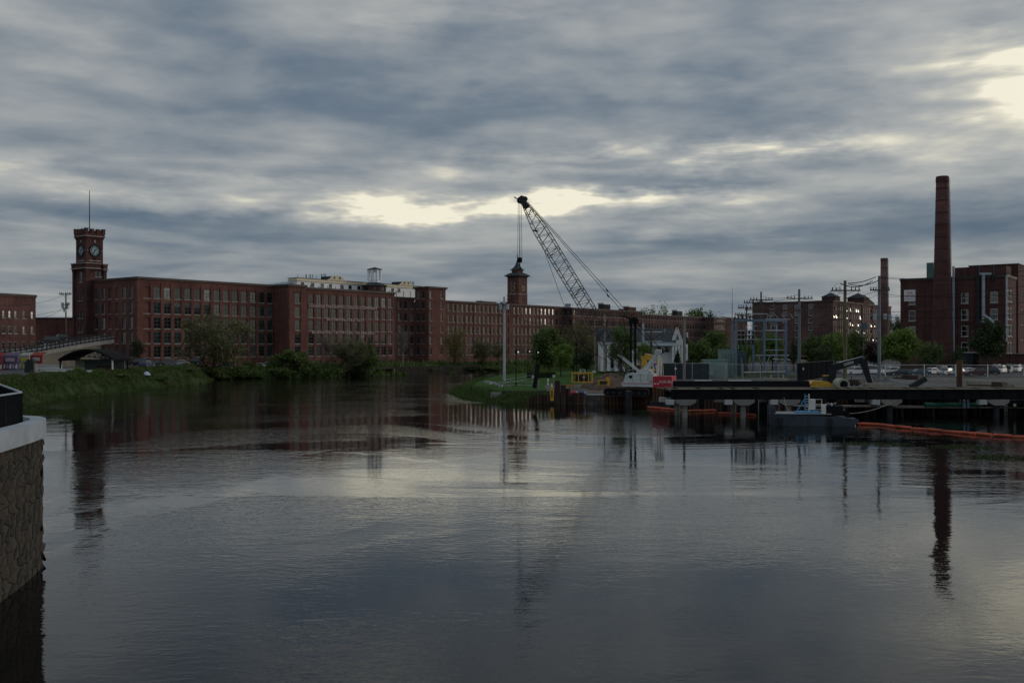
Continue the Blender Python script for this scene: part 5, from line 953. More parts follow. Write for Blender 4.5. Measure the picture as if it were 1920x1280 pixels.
# ================================================================ sheet piles, platform, pile gear
SPM = {}
def pile_mesh(mt):
    if mt.name not in SPM:
        pr_ = [(0, 0), (.09, 0), (.17, -.2), (.36, -.2), (.44, 0), (.53, 0)]; mb = MB(); t_ = .05; n = len(pr_)
        vs = [(a, b_, 0) for a, b_ in pr_] + [(a, b_+t_, 0) for a, b_ in pr_[::-1]]; m_ = len(vs); vs += [(a, b_, 1) for a, b_, _ in vs]
        mb.add(vs, [(i, (i+1) % m_, m_+(i+1) % m_, m_+i) for i in range(m_)] + [tuple(range(m_, 2*m_))]); SPM[mt.name] = mb.mesh('sheet_pile', mt)
    return SPM[mt.name]
def pile_wall(label, a, b_, tops, seed, mats_):
    a, b_ = Vector(a), Vector(b_); r = thing('sheet_pile_wall', label, 'sheet piles', (a.x, a.y, 0), math.atan2(b_.y-a.y, b_.x-a.x)); L_ = (b_-a).length; n = int(L_/.53); rg = random.Random(seed)
    for i in range(n):
        z1_ = tops(i/n)+rg.uniform(-.05, .05); o = put('sheet_pile', pile_mesh(rg.choice(mats_)), r, (i*.53, rg.uniform(-.02, .02), -2)); o.scale.z = z1_+2
    return r
pile_wall('low row of rusty sheet piles holding the crane platform', (at(1098, 153.6), 153.6), (at(1214, 151), 151), lambda t: zz(742.5, 152.5), 1, [RUST, RUSTD, RUST])
pile_wall('taller rusty sheet piles right of the crane tracks', (at(1222, 149.5), 149.5), (at(1262, 148.8), 148.8), lambda t: zz(727, 149.5) - .2*t, 2, [RUST])
pile_wall('uneven dark sheet piles at the end of the river point', (at(988, 156.8), 156.8), (at(1100, 154.4), 154.4), lambda t: (.9 if t < .1 else 1.35 if t < .45 else 1.7 if t < .6 else 2.3 if t < .72 else 1.2 if t < .8 else 1.75), 3, [RUSTD, RUSTD, RUST])
pl = thing('crane_platform', 'timber mat and concrete platform under the crane tracks', 'platform', (at(1160, 156), 156, 0)); MB().box(at(1099, 156)-at(1160, 156), at(1262, 156)-at(1160, 156), -3.2, 6, -.5, gC-.03-.0).build('fill', GRAV, pl); MB().box(at(1099, 156)-at(1160, 156), at(1146, 156)-at(1160, 156), -3.3, -2.4, gC-.029, gC+.12).build('concrete_edge', CONCP, pl)
def post_thing(name, label, cat, px, Y, y0, zb, r_, mt, n=12, rz=0, sq=False, top=None, lean=0):
    o = thing(name, label, cat, (at(px, Y), Y, zb)); h_ = zz(y0, Y)-zb
    if sq: MB().bar((0, 0, 0), (lean, 0, h_), r_*2, r_*2).build('shaft', mt, o)
    else: MB().tube((0, 0, 0), (lean, 0, h_), r_, r_, n).build('shaft', mt, o)
    if top: MB().tube((lean, 0, h_), (lean, 0, h_+.04), r_*.9, r_*.85, n).build('top_plate', top, o)
    return o
post_thing('steel_pile', 'dark round steel pile standing in front of the crane tracks', 'pile', 1179, 149.6, 732.5, -1, .48, DARK, 14, top=CONC)
o = post_thing('steel_pile', 'tall square rusty pile beside the yellow pile hammer', 'pile', 1045, 154.2, 713.5, -.5, .42, RUSTD, sq=True, top=RUST)
post_thing('steel_pile', 'second rusty pile leaning on the tall square pile', 'pile', 1056, 154.0, 722, -.5, .40, RUSTD, sq=True, top=RUST)
post_thing('steel_pile', 'isolated tall rusty pile standing above the long trestle beam', 'pile', 1799, 131.5, 675.5, -.5, .38, RUST, 16, top=RUSTD)
post_thing('steel_pile', 'short rusty pile stub at the right end of the trestle', 'pile', 1869, 133, 716, 2.6, .48, RUSTD, sq=True, top=RUST)
lp = thing('leaning_beam', 'dark steel beam leaning upright on the grass point', 'beam', (at(1002, 160), 160, zz(724, 160)-.3)); MB().bar((0, 0, 0), (at(1009, 160)-at(1002, 160), .4, zz(683, 160)-zz(724, 160)+.3), .5, .5).build('beam', BLACK, lp)
def cage(name, label, px0, px1, y0, y1, Y, mt, zb):
    r = thing(name, label, 'machine', (at((px0+px1)/2, Y), Y, zb)); w_ = (px1-px0)/2/F*Y; h_ = zz(y0, Y)-zb; d_ = w_*.5
    for s in (-1, 1):
        for t in (-1, 1): MB().box(s*w_-.09, s*w_+.09, t*d_-.09, t*d_+.09, 0, h_).build('corner_post', mt, r)
    for t in (-1, 1):
        for z_ in (.1, h_-.1): MB().bar((-w_, t*d_, z_), (w_, t*d_, z_), .2, .2).build('rail', mt, r)
    for s in (-1, 1):
        for z_ in (.1, h_-.1): MB().bar((s*w_, -d_, z_), (s*w_, d_, z_), .18, .18).build('rail', mt, r)
    for u in (-.4, .15, .6): MB().bar((u*w_, -d_, .1), (u*w_, -d_, h_-.1), .13).build('upright', mt, r)
    MB().prism([(-w_*.7, .2), (w_*.75, .2), (w_*.75, h_*.62), (w_*.2, h_*.82), (-w_*.6, h_*.7)], -d_*.6, d_*.7).build('engine', DARK, r); MB().tube((-w_*.2, 0, h_*.8), (-w_*.2, 0, h_+.5), .09, .09, 8).build('exhaust', STEEL, r); MB().line([(-.3, -.2, h_), (-.3, -.2, h_+.45), (.45, -.2, h_+.45), (.45, -.2, h_)], .05).build('lifting_bail', STEEL, r); MB().box(.0, .5, -d_*.62, -d_*.605, h_*.5, h_*.62).build('label_plate', WHITE, r)
cage('power_pack', 'yellow framed hydraulic power pack on the earth mound', 1073, 1110, 698, 716, 163, YEL, zz(717, 163))
vp = thing('pile_hammer', 'small yellow vibratory pile hammer lying on the gravel', 'machine', (at(1131, 160), 160, zz(722, 160)), .3); MB().box(-.9, .6, -.4, .4, 0, .8).build('body', YEL, vp); MB().box(.6, 1.0, -.45, .45, 0, 1.25).build('clamp', YEL, vp); MB().tube((-.5, -.41, .45), (-.5, -.6, .45), .3, .3, 12).build('motor', DARK, vp); MB().tube((.15, -.41, .45), (.15, -.6, .45), .3, .3, 12).build('motor', DARK, vp); MB().line([(-.9, 0, .5), (-1.4, 0, .3), (-1.7, .3, .05)], .07, 6).build('hose', BLACK, vp)
vh = thing('vibro_hammer', 'yellow upright vibro hammer beside the tall square pile', 'machine', (at(1034.5, 153.6), 153.6, .55)); h_ = zz(719, 153.6)-.55; MB().prism([(-.22, 0), (.28, 0), (.34, h_*.55), (.2, h_*.82), (-.16, h_*.82), (-.26, h_*.5)], -.25, .25).build('casing', YEL, vh); MB().tube((0, 0, h_*.82), (0, 0, h_), .17, .12, 10).build('cap', WTRIM, vh); MB().box(-.32, .36, -.3, .3, -.25, 0).build('base', DARK, vh); MB().box(-.1, .12, -.28, -.255, h_*.2, h_*.6).build('stripe', mat('stripe_dark', (.15, .08, .02), .6, 0, .2, 2), vh)
for px, c_, nm, lb_, h_ in ((1075, (.5, .03, .09), 'fuel_drum', 'magenta drum on the sheet piles', .75), (1091, (.03, .08, .30), 'fuel_drum', 'blue drum with pale end on the sheet piles', .8)):
    r = thing(nm, lb_, 'drum', (at(px, 156.5), 156.5, 1.15)); MB().tube((-.45, 0, .35), (.45, 0, .35), .35, .35, 14).build('body', mat('drum_' + lb_[:4], c_, .5, 0, .2, 2), r); MB().tube((.45, 0, .35), (.56, 0, .35), .33, .33, 14).build('lid', WTRIM, r)
    for u in (-.2, .15): MB().tube((u, 0, .35), (u+.05, 0, .35), .37, .37, 14).build('hoop', DARK, r)
oc = thing('orange_rack', 'orange steel rack behind the rusty piles', 'rack', (at(1064, 157), 157, 1.2)); 
for a in (-.9, -.3, .3, .9): MB().box(a-.08, a+.08, -.1, .1, 0, 1.75).build('upright', mat('rack_orange', (.45, .16, .03), .7, 0, .3, 1.5), oc)
MB().box(-1.0, 1.0, -.15, .15, 1.4, 1.6).build('crossbar', mat('rack_orange'), oc); MB().box(-1.0, 1.0, -.14, .14, .5, .7).build('crossbar', mat('rack_orange'), oc)
# black pile driving mast and yellow excavator behind the crane
pm_ = thing('drill_mast', 'twin black pile driving leads with head behind the crane house', 'pile rig', (at(1187, 172), 172, 2.2)); h_ = zz(600, 172)-2.2
for px in (1183, 1191): MB().box(at(px, 172)-pm_.location.x-.16, at(px, 172)-pm_.location.x+.16, -.2, .2, 0, h_).build('lead', BLACK, pm_)
for i in range(10): z_ = h_*(i+.5)/10; MB().bar((-.35, 0, z_), (.4, 0, z_+.5), .07).build('brace', BLACK, pm_)
MB().prism([(-.8, h_-.5), (.8, h_-.6), (.95, h_+.1), (.3, h_+.5), (-.5, h_+.35)], -.4, .4).build('head', BLACK, pm_); MB().bar((-.4, 0, h_+.2), (-1.9, 0, h_+.75), .22, .25).build('head_arm', BLACK, pm_); MB().line([(-1.8, 0, h_+.6), (-1.3, 0, h_-2.2), (-.5, 0, h_-4)], .05).build('hose', BLACK, pm_); MB().box(-1.4, 1.6, -1.6, 1.6, 0, 1.5).build('base_machine', DARK, pm_)
def excavator(name, label, loc, rz, body_m, arm_m, pts, scale=1.0, txt=None):
    """pts: boom/stick polyline in the machine's own x-z plane"""
    r = thing(name, label, 'excavator', loc, rz); 
    for y in (-1.25, .65): 
        t_ = MB().prism([(-1.9, .45), (-1.6, .05), (1.6, .05), (1.9, .45), (1.6, .85), (-1.6, .85)], y, y+.6).build('track', BLACK, r)
        for i in range(5): MB().tube((-1.4+.7*i, y-.02, .42), (-1.4+.7*i, y+.05, .42), .25, .25, 10).build('roller', DARK, t_)
    b_ = MB().prism([(-2.3, 1.05), (1.2, 1.05), (1.2, 1.6), (.2, 2.2), (-1.9, 2.3), (-2.3, 1.9)], -1.25, 1.25).build('house', body_m, r); MB().box(-2.34, -2.305, -1.0, 1.0, 1.3, 1.75).build('grille', BLACK, b_)
    c_ = MB().prism([(.1, 1.61), (1.25, 1.61), (1.15, 2.9), (.2, 2.95)], .15, 1.2).build('cab', DARK, r); MB().prism([(.25, 2.0), (1.1, 2.0), (1.02, 2.8), (.3, 2.8)], .1, .145).build('window', GL[1], c_); MB().box(.1, 1.3, .1, 1.25, 2.95, 3.05).build('roof', body_m, c_)
    (a, b2, c2, d2) = [Vector((p[0], -.2, p[1])) for p in pts]
    def taper(p, q, w0, w1, d0): 
        n_ = Vector((-(q-p).z, 0, (q-p).x)).normalized(); v_ = [p+n_*w0, q+n_*w1, q-n_*w1, p-n_*w0]; mb = MB(); y_ = Vector((0, d0, 0)); return mb.add([t-y_ for t in v_]+[t+y_ for t in v_], [(0, 1, 2, 3), (7, 6, 5, 4), (0, 4, 5, 1), (1, 5, 6, 2), (2, 6, 7, 3), (3, 7, 4, 0)])
    mid = a.lerp(b2, .5) + Vector((0, 0, 0)); bo_ = taper(a, b2, .34, .52, .26); bo_.v += []; bo_ = bo_.build('boom', arm_m, r); taper(b2, c2, .54, .36, .255).build('boom_knee', arm_m, bo_); taper(c2, d2, .52, .26, .22).build('stick', arm_m, r)
    n_ = (c2-b2).normalized(); MB().tube(b2.lerp(c2, .2)+Vector((0, 0, .5)), c2+Vector((0, 0, .35)), .12, .08, 8).build('cylinder', CHR, bo_); MB().tube(c2.lerp(d2, .1)+Vector((.35, 0, 0)), c2.lerp(d2, .85)+Vector((.42, 0, 0)), .11, .07, 8).build('cylinder', CHR, r)
    bk = MB(); e = d2; bk.prism([(e.x-.2, e.z+.2), (e.x+.4, e.z+.1), (e.x+.55, e.z-.7), (e.x, e.z-1.0), (e.x-.6, e.z-.75), (e.x-.35, e.z-.3)], -.75, .35); bk.build('bucket', DARK, r)
    if txt: 
        p = b2.lerp(c2, .52); ang_ = math.atan2((c2-b2).z, (c2-b2).x); t_ = text_part(txt, .52, WHITE, bo_, (p.x, p.y-.29, p.z), (math.pi/2, -ang_, 0), ext=.004)
    return r
ye = excavator('excavator', 'yellow excavator with bent arm behind the crane', (at(1204, 182), 182, 2.5), rad(160), YEL, YEL, [(-.3, 1.8), (-.4, 4.6), (-3.0, 4.0), (-3.4, 1.6)])
Yx = 146.0; gx_ = zz(737, Yx)
excavator('excavator', 'black armed excavator with yellow body behind the long trestle beam', (at(1545, Yx), Yx, 1.6), 0, YEL, mat('arm_black', (.016, .018, .023), .7, 0, .2, 2, spec=.25), [(1.2, 1.6), (at(1560, Yx)-at(1545, Yx), zz(690, Yx)-1.6), (at(1616, Yx)-at(1545, Yx), zz(673, Yx)-1.6), (at(1632, Yx)-at(1545, Yx), zz(722, Yx)-1.6)], txt='DEERE')
dp = thing('drain_pipe', 'stack of coiled pale hose end beside the black excavator', 'pipe', (at(1577, 143), 143, 2.6)); MB().tube((0, -1.2, .9), (0, 1.2, .9), .85, .85, 16).build('coil', mat('hose_pale', (.33, .34, .28), .8, 0, .3, 1.2), dp); MB().tube((0, -1.3, .9), (0, -1.21, .9), .55, .55, 16).build('core', BLACK, dp)
# ================================================================ trestle
Yt = 125.0; XT0, XT1 = at(1258, Yt), 120.0; tr_ = thing('trestle', 'long black steel work trestle on concrete caps along the right bank', 'trestle', (0, Yt, 0)); zt, zb = zz(729, Yt), zz(748.5, Yt)
TOPF = mat('flange_lit', (.17, .165, .125), .7, .2, .3, .6)  # light along the girder's top edge, painted in as a paler flange colour
for y, nm in ((0, 'front_girder'), (5.5, 'rear_girder')):
    g_ = MB().box(XT0, XT1, y-.03, y+.03, zb+.05, zt-.05).build(nm, BLACK, tr_); MB().box(XT0, XT1, y-.24, y+.24, zt-.05, zt).build('top_flange', TOPF, g_); MB().box(XT0, XT1, y-.24, y+.24, zb, zb+.05).build('bottom_flange', BLACK, g_)
    for i in range(int((XT1-XT0)/2.4)): u = XT0+.6+i*2.4; MB().box(u-.02, u+.02, y-.2, y-.031, zb+.05, zt-.05).build('stiffener', BLACK, g_)
rg = random.Random(8)
for i in range(int((XT1-XT0)/1.5)): u = XT0+.05+i*1.5; MB().box(u, u+.75+.7*(rg.random() > .4), .3, 6.6, zt-.34, zt-.10).build('timber_mat', WOOD, tr_)
for px in (1284, 1393, 1478, 1668, 1868, 1990):
    X = at(px, Yt); w_ = 20/F*Yt
    for y in (0, 5.5):
        c_ = MB().prism([(X-w_, zb-.01), (X+w_, zb-.01), (X+w_*.95, zb-.35), (X+w_*.45, zb-.72), (X-w_*.45, zb-.72), (X-w_*.95, zb-.35)], y-.7, y+.7).build('pile_cap', CONC, tr_); MB().box(X-w_-1.05, X-w_-.1, y-.68, y+.3, zb-.62, zb-.02).build('cap_block', CONCP, c_); MB().tube((X, y, -2), (X, y, zb-.72), .36, .36, 16).build('column', CONC if px < 1500 else DARK, tr_)
wk_ = thing('work_dock', 'low timber work dock with plank deck under the trestle', 'dock', (at(1590, 131), 131, 0))
for i in range(46):
    u = at(1490, 131)-wk_.location.x + i*.5; MB().box(u, u+.46, -1.6, 1.4, 1.02+rg.uniform(0, .03), 1.12+rg.uniform(0, .03)).build('plank', WOODG, wk_)
for u in (-6, -2, 2, 6, 10, 14): MB().box(u-.15, u+.15, -1.2, -.9, -1.5, 1.0).build('pile', RUSTD, wk_)
wk2 = thing('work_dock', 'higher timber dock with green pipe resting on it at the right', 'dock', (at(1790, 128.5), 128.5, 0))
for i in range(50): u = -8 + i*.5; MB().box(u, u+.46, -1.0, 1.6, 1.0+rg.uniform(0, .03), 1.1+rg.uniform(0, .03)).build('plank', WOODG, wk2)
for u in (-7, -3, 1, 5, 9, 13): MB().box(u-.15, u+.15, -.7, -.4, -1.5, .98).build('pile', RUSTD, wk2)
gp = thing('green_pipe', 'long green pipe lying on the dock below the trestle', 'pipe', (at(1785, 127.8), 127.8, 1.14)); L_ = 46/F*127.8; MB().tube((-L_, 0, .3), (L_, 0, .3), .27, .27, 12).build('pipe', mat('pipe_green', (.03, .19, .13), .5, 0, .2, 1), gp)
for s in (-1, 1): MB().tube((s*L_, 0, .3), (s*(L_+.35), 0, .3), .31, .31, 12).build('coupling', mat('pipe_green'), gp)
tl = thing('trailer', 'small dark trailer with pale wheel on the dock at the right edge', 'trailer', (at(1905, 127), 127, 1.14)); MB().box(-1.6, 1.9, -.6, .8, .5, .95).build('bed', DARK, tl); MB().box(-1.2, 1.6, -.5, .7, .95, 1.25).build('load', CONCP, tl)
for u in (-.6, .9):
    w_ = MB().tube((u, -.85, .36), (u, -.62, .36), .36, .36, 16).build('wheel', RUB, tl); MB().tube((u, -.88, .36), (u, -.851, .36), .2, .2, 12).build('rim', CHR, w_)
MB().bar((-1.6, 0, .6), (-2.8, 0, .4), .1).build('drawbar', DARK, tl)
cyb = thing('gas_cylinder', 'pale blue gas cylinders on the dock beside the green pipe', 'cylinder', (at(1812, 126.8), 126.8, 1.14))
for u in (-.25, .25): MB().lathe([(.15, 0), (.16, .05), (.16, .9), (.06, 1.05), (.05, 1.15)], 10, u, 0).build('bottle', mat('cyl_blue', (.30, .44, .60), .4, .1, .1, 1), cyb)
gp2 = thing('gravel_heap', 'heap of grey gravel behind the trestle', 'gravel', (at(1650, 155), 155, 2.6)); mb = MB(); rng = np.random.default_rng(3); n = 26
mb.add([(math.cos(2*math.pi*i/n)*r_*13*(1+.08*math.sin(i*1.7+r_*5)), math.sin(2*math.pi*i/n)*r_*6, (1-r_)**.8*(1.15+.3*math.sin(i*.9)+.25*math.sin(i*2.3+r_*9)) if r_ < 1 else -.1) for r_ in (1, .8, .6, .42, .25, .1) for i in range(n)], [(k*n+i, k*n+(i+1) % n, (k+1)*n+(i+1) % n, (k+1)*n+i) for k in range(5) for i in range(n)] + [tuple(range(5*n, 6*n))]); o = mb.build('heap', mat('gravel_coarse', (.115, .118, .12), 1, 0, .5, 2.2, 1.0, spec=.1), gp2, smooth=True)
dk_ = thing('steel_casing', 'dark steel casing tube lying tilted on the gravel heap', 'pipe', (at(1722, 142), 142, 3.0)); MB().bar((-1.1, 0, .1), (1.0, 0, 1.35), .75, .75).build('casing', DARK, dk_)
rb_ = thing('rusty_box', 'low rusty steel box on gravel near the car park fence', 'box', (at(1706, 178), 178, 2.9)); MB().box(-1.25, 1.25, -.6, .6, 0, .75).build('body', RUSTD, rb_); MB().box(-1.32, 1.32, -.66, .66, .75, .83).build('rim', RUST, rb_)
pile_wall('dark rusty retaining piles on the bank behind the left of the trestle', (at(1262, 138), 141), (34, 137.0), lambda t: 2.75, 5, [RUSTD, BLACK]); pile_wall('dark rusty retaining piles on the bank behind the middle of the trestle', (34, 137.0), (64, 128.5), lambda t: 2.75 + .1*math.sin(t*9), 5, [RUSTD, RUSTD, BLACK]); pile_wall('rusty retaining piles behind the right end of the trestle', (64, 128.5), (111, 116.4), lambda t: 2.6, 6, [RUSTD, BLACK])
bb = thing('silt_barrier', 'low black fabric covered barrier between trestle and substation', 'barrier', (at(1262, 142), 142, 2.3)); w_ = at(1517, 142)-at(1262, 142)
MB().prism([(-.5, 0), (.6, 0), (.35, zz(714, 142)-2.3), (-.15, zz(714, 142)-2.3)], 0, w_, 'x').build('cover', BLACK, bb)
for a, b_ in ((1302, 1334), (1366, 1408)): MB().box(at(a, 142)-at(1262, 142), at(b_, 142)-at(1262, 142), -.3, .3, zz(714, 142)-2.3+.004, zz(713, 142)-2.3+.02).build('plank', WTRIM, bb)
eh = thing('earth_heap', 'brown heap of dug earth behind the crane tracks', 'earth', (at(1143, 174), 174, 1.6)); n = 24; mb = MB()
mb.add([(math.cos(2*math.pi*i/n)*r_*5.2*(1+.1*math.sin(i*1.3+r_*7)), math.sin(2*math.pi*i/n)*r_*6, (1-r_)**.7*(2.5+.4*math.sin(i*1.1+r_*4)) if r_ < 1 else -.3) for r_ in (1, .85, .68, .5, .34, .2, .08) for i in range(n)], [(k*n+i, k*n+(i+1) % n, (k+1)*n+(i+1) % n, (k+1)*n+i) for k in range(6) for i in range(n)] + [tuple(range(6*n, 7*n))]); mb.build('heap', mat('dug_earth', (.095, .062, .046), 1, 0, .5, 1.2, .9), eh, smooth=True)
# barge
bg_ = thing('work_barge', 'dark blue steel work barge with pale lift tower moored by the trestle', 'barge', (at(1520, 114), 114, 0), rad(-8)); HUL = mat('hull_blue', (.032, .048, .066), .7, 0, .45, 1.2, stretch=(1, 1, .3)); 
MB().prism([(-4.6, 1.25), (-4.4, -.3), (3.2, -.5), (4.6, .1), (5.0, .7), (4.7, .8), (1.0, 1.1)], -1.8, 1.8).build('hull', HUL, bg_); MB().box(-4.3, 2.0, -1.85, 1.85, 1.255, 1.34).build('deck', mat('deck_grey', (.22, .24, .25), .8, 0, .2, 1), bg_); MB().prism([(-4.65, -.2), (-4.1, -.2), (-4.1, 2.0), (-4.65, 2.1)], -1.7, -1.2).build('spud_post', HUL, bg_); MB().prism([(-4.65, -.2), (-4.1, -.2), (-4.1, 2.0), (-4.65, 2.1)], 1.2, 1.7).build('spud_post', HUL, bg_)
BLU = mat('frame_blue', (.05, .26, .50), .5, .1, .15, 1.5)
lt = MB().box(-1.7, .9, -1.0, .8, 1.345, 1.5).build('lift_base', BLU, bg_)
for a in (-.7, -.25): MB().box(a-.06, a+.06, -.5, -.4, 1.5, 3.5).build('mast', BLU if a < -.5 else WTRIM, lt)
for i in range(6): MB().bar((-.7, -.45, 1.7+i*.3), (-.25, -.45, 1.8+i*.3), .05).build('rung', WTRIM, lt)
MB().bar((-1.6, -.45, 1.5), (-.7, -.45, 3.0), .09).build('stay', BLU, lt); bk_ = MB().box(-.2, .45, -.55, .2, 1.7, 2.9).build('cage_panel', WTRIM, lt)
for z_ in (1.75, 2.35, 2.9): MB().bar((.45, -.5, z_), (1.15, -.5, z_), .05).build('cage_rail', WTRIM, bk_)
MB().bar((1.15, -.5, 1.75), (1.15, -.5, 2.9), .06).build('cage_rail', WTRIM, bk_)
MB().box(1.05, 1.45, -1.5, -.6, 1.345, 2.35).build('console', WTRIM, bg_); MB().box(1.5, 3.4, -1.2, .9, 1.1, 2.2).build('engine_box', BLACK, bg_); mb = MB(); 
for i in range(6): mb.tube((1.5+i*.22, -.9+.25*(i % 3), 2.2), (1.6+i*.2, -.8, 2.42+.1*(i % 2)), .1, .07, 6)
mb.build('pipework', CHR, bg_)
om = MB().prism([(3.3, 1.7), (3.7, 1.95), (4.05, 1.7), (4.6, .5), (4.3, .4)], -.3, .3).build('outboard', BLACK, bg_); MB().box(4.15, 4.5, -.12, .12, -.4, .45).build('outboard_leg', DARK, om); MB().tube((3.55, -.31, 1.75), (3.55, -.33, 1.75), .2, .2, 10).build('cowl_mark', STEELB, om); MB().tube((4.7, -.9, -.05), (4.7, -.9, .4), .12, .08, 8).build('white_buoy', WHITE, bg_)
for u in (-3.6, 1.9): MB().tube((u, -2.05, .2), (u, -2.05, .9), .24, .24, 10).build('fender', RUB, bg_)
tag(MB().line(wire_pts((at(1537, 114), 114, 1.6), (at(1680, 124), 124, 2.2), .9), .03).line(wire_pts((at(1478, 114), 114, 1.5), (at(1470, 124), 124, 2.6), .2), .025).build('mooring_line', WOODG), 'slack mooring lines between the barge and the trestle', 'rope')
def boom_float(label, pts, seg_, r_):
    P_ = [Vector((*P(*q), .12)) for q in pts]; r = thing('containment_boom', label, 'boom', (P_[0].x, P_[0].y, 0)); o = P_[0]; rg = random.Random(len(pts)+int(P_[0].x))
    for a, b_ in zip(P_[:-1], P_[1:]):
        n = max(1, round((b_-a).length/seg_))
        for i in range(n):
            p, q = a.lerp(b_, i/n)-Vector((o.x, o.y, 0)), a.lerp(b_, (i+1)/n)-Vector((o.x, o.y, 0)); j = Vector((0, rg.uniform(-.2, .2), rg.uniform(-.06, .05))); p = p+j
            d_ = (q-p).normalized(); f = MB().tube(p, p+d_*.12, r_*.5, r_, 10).tube(p+d_*.12, q-d_*.12, r_, r_, 10).tube(q-d_*.12, q, r_, r_*.5, 10).build('float', ORNG, r); MB().bar(q-d_*.06+Vector((0, 0, -r_)), q+d_*.06+Vector((0, 0, -r_)), .3, r_*2.6).build('connector', ORNG, f)
boom_float('long orange floating boom curving to the right edge of the river', [(1588, 794), (1612, 796.5), (1650, 797.5), (1680, 801.5), (1740, 807), (1800, 812.5), (1860, 817.5), (1940, 822)], 2.2, .16)
boom_float('short orange boom floating under the left end of the trestle', [(1214, 765), (1240, 766.5), (1290, 771.5), (1342, 770.5)], 2.2, .16); boom_float('shortest orange boom piece left of the barge', [(1346, 775.5), (1380, 777), (1416, 779.5)], 2.2, .16)
fb = thing('floating_beam', 'dark steel beam lying just above the water left of the concrete caps', 'beam', (at(1245, 138), 138, .6)); MB().box(-1.9, 3.4, -.2, .2, 0, .6).build('beam', DARK, fb); MB().box(-1.9, 3.4, -.3, .3, .6, .66).build('flange', DARK, fb)
# ================================================================ park on the point
def lamp(px, Y, ytop, label, lit=True, arms=0):
    X = at(px, Y); zb = gz(X, Y)-.05; r = thing('park_lamp', label, 'lamp post', (X, Y, zb), 0, 'park lamps on the point'); h_ = zz(ytop, Y)-zb
    MB().lathe([(.22, 0), (.2, .5), (.09, .7), (.07, h_-.8), (.1, h_-.75)], 10).build('pole', BLACK, r); q = MB().lathe([(.12, h_-.75), (.26, h_-.6), (.2, h_-.1), (.05, h_)], 10).build('lantern', BLACK, r)
    if lit: MB().lathe([(.04, -.14), (.12, -.07), (.14, 0), (.12, .07), (.04, .14)], 10).build('globe', GLOBE, q, (.42, -.25, h_-.5)); MB().bar((0, 0, h_-.62), (.42, -.25, h_-.75), .05).build('bracket', BLACK, q)
lamp(967.5, 190, 655, 'black park lamp nearest the tall pale pole'); lamp(947.5, 213, 656, 'black park lamp hidden against the tall pale pole', False); lamp(990, 262, 655, 'distant black park lamp left of the hedge'); lamp(1033, 275, 656, 'distant park lamp against the olive trees right of the hedge'); lamp(1081, 205, 642, 'tall black park lamp behind the yellow power pack', False); lamp(1006, 268, 657, 'distant park lamp directly behind the leaning beam')
sw_ = thing('stone_revetment', 'pale curved stone edging at the tip of the lawn', 'stonework', (at(922, 190), 190, 0)); rg = random.Random(12)
for row in range(3):
    for i in range(15): a = i/14; px = 907+33*a; Y = 214-24*a; o = MB().frustum(0, 0, 0, .42, .55, .4, .45, .3).build('stone', GRAN if rg.random() > .4 else CONCP, sw_, (at(px, Y)-sw_.location.x+rg.uniform(-.1, .1), Y-190-.12*row+rg.uniform(-.1, .1), .35+row*.42), rg.uniform(-.4, .4)); o.scale = (rg.uniform(.8, 1.2), 1, rg.uniform(.85, 1.1))
fc = thing('post_fence', 'low pale post and rail fence round the lawn point', 'fence', (at(938, 176), 176, 0)); prev = None
for px, Y in ((938, 176), (944, 188), (958, 196), (958.5, 180), (979, 178), (985, 205), (999, 176), (1008, 228), (1010, 175)):
    X = at(px, Y)-fc.location.x; zb = gz(at(px, Y), Y)-.05; MB().box(X-.11, X+.11, Y-176-.11, Y-176+.11, zb, zb+1.4).build('post', CONC, fc); MB().box(X-.14, X+.14, Y-176-.14, Y-176+.14, zb+1.4, zb+1.48).build('post_cap', CONCP, fc)
for (a, Ya), (b_, Yb) in (((944, 188), (958, 196)), ((958, 196), (985, 205)), ((985, 205), (1008, 228)), ((938, 176), (958.5, 180)), ((958.5, 180), (979, 178)), ((979, 178), (999, 176))):
    for hh in (.6, 1.2): MB().tube((at(a, Ya)-fc.location.x, Ya-176, gz(at(a, Ya), Ya)+hh), (at(b_, Yb)-fc.location.x, Yb-176, gz(at(b_, Yb), Yb)+hh), .03, None, 5).build('rail', STEEL, fc)
for i, (px, Y, w_, h_, lift_, lab) in enumerate(((999.5, 200, .26, .45, 1.1, 'small white lawn sign left of the leaning beam'), (1027.5, 182, .16, 1.15, .35, 'tall narrow white sign on the lawn'), (1038.5, 200, .26, .45, 1.1, 'small white lawn sign right of the tall narrow sign'), (1114, 215, .3, .5, 1.2, 'small white sign at the edge of the earth mound'))):
    X = at(px, Y); r = thing('lawn_sign', lab, 'sign', (X, Y, gz(X, Y)-.03)); MB().box(-w_, w_, -.02, .02, lift_, lift_+h_).build('board', WHITE, r); MB().box(-w_*.6, w_*.6, -.03, -.022, lift_+h_*.3, lift_+h_*.6).build('print', GRYP, r); MB().tube((0, .03, 0), (0, .03, lift_+h_), .03, None, 6).build('stake', STEEL, r)
ms = thing('river_steps', 'dark timber retaining wall below the lawn', 'retaining wall', (at(990, 163), 163, 0))
for i in range(3): MB().box(-4.4+i*.1, 4.6, -.15+i*.2, .15+i*.2, .45+i*.38, .81+i*.38).build('timber', DARK, ms)
MB().box(-6.1, -4.42, -.5, .7, .5, 1.35).build('concrete_block', CONC, ms)
bp = thing('sitting_bird', 'dark heron like bird standing on the grass tip', 'bird', (at(884.5, 176), 176, gz(at(884.5, 176), 176)-.02), .4)
mb = MB(); mb.lathe([(.02, -.3), (.1, -.2), (.15, 0), (.11, .18), (.05, .28), (.045, .42), (.06, .5), (.03, .56), (.01, .58)], 10); o = mb.build('body', DARK, bp, (0, 0, .75), smooth=True); MB().tube((0, -.03, 1.27), (0, -.2, 1.24), .02, .005, 6).build('beak', YEL, bp)
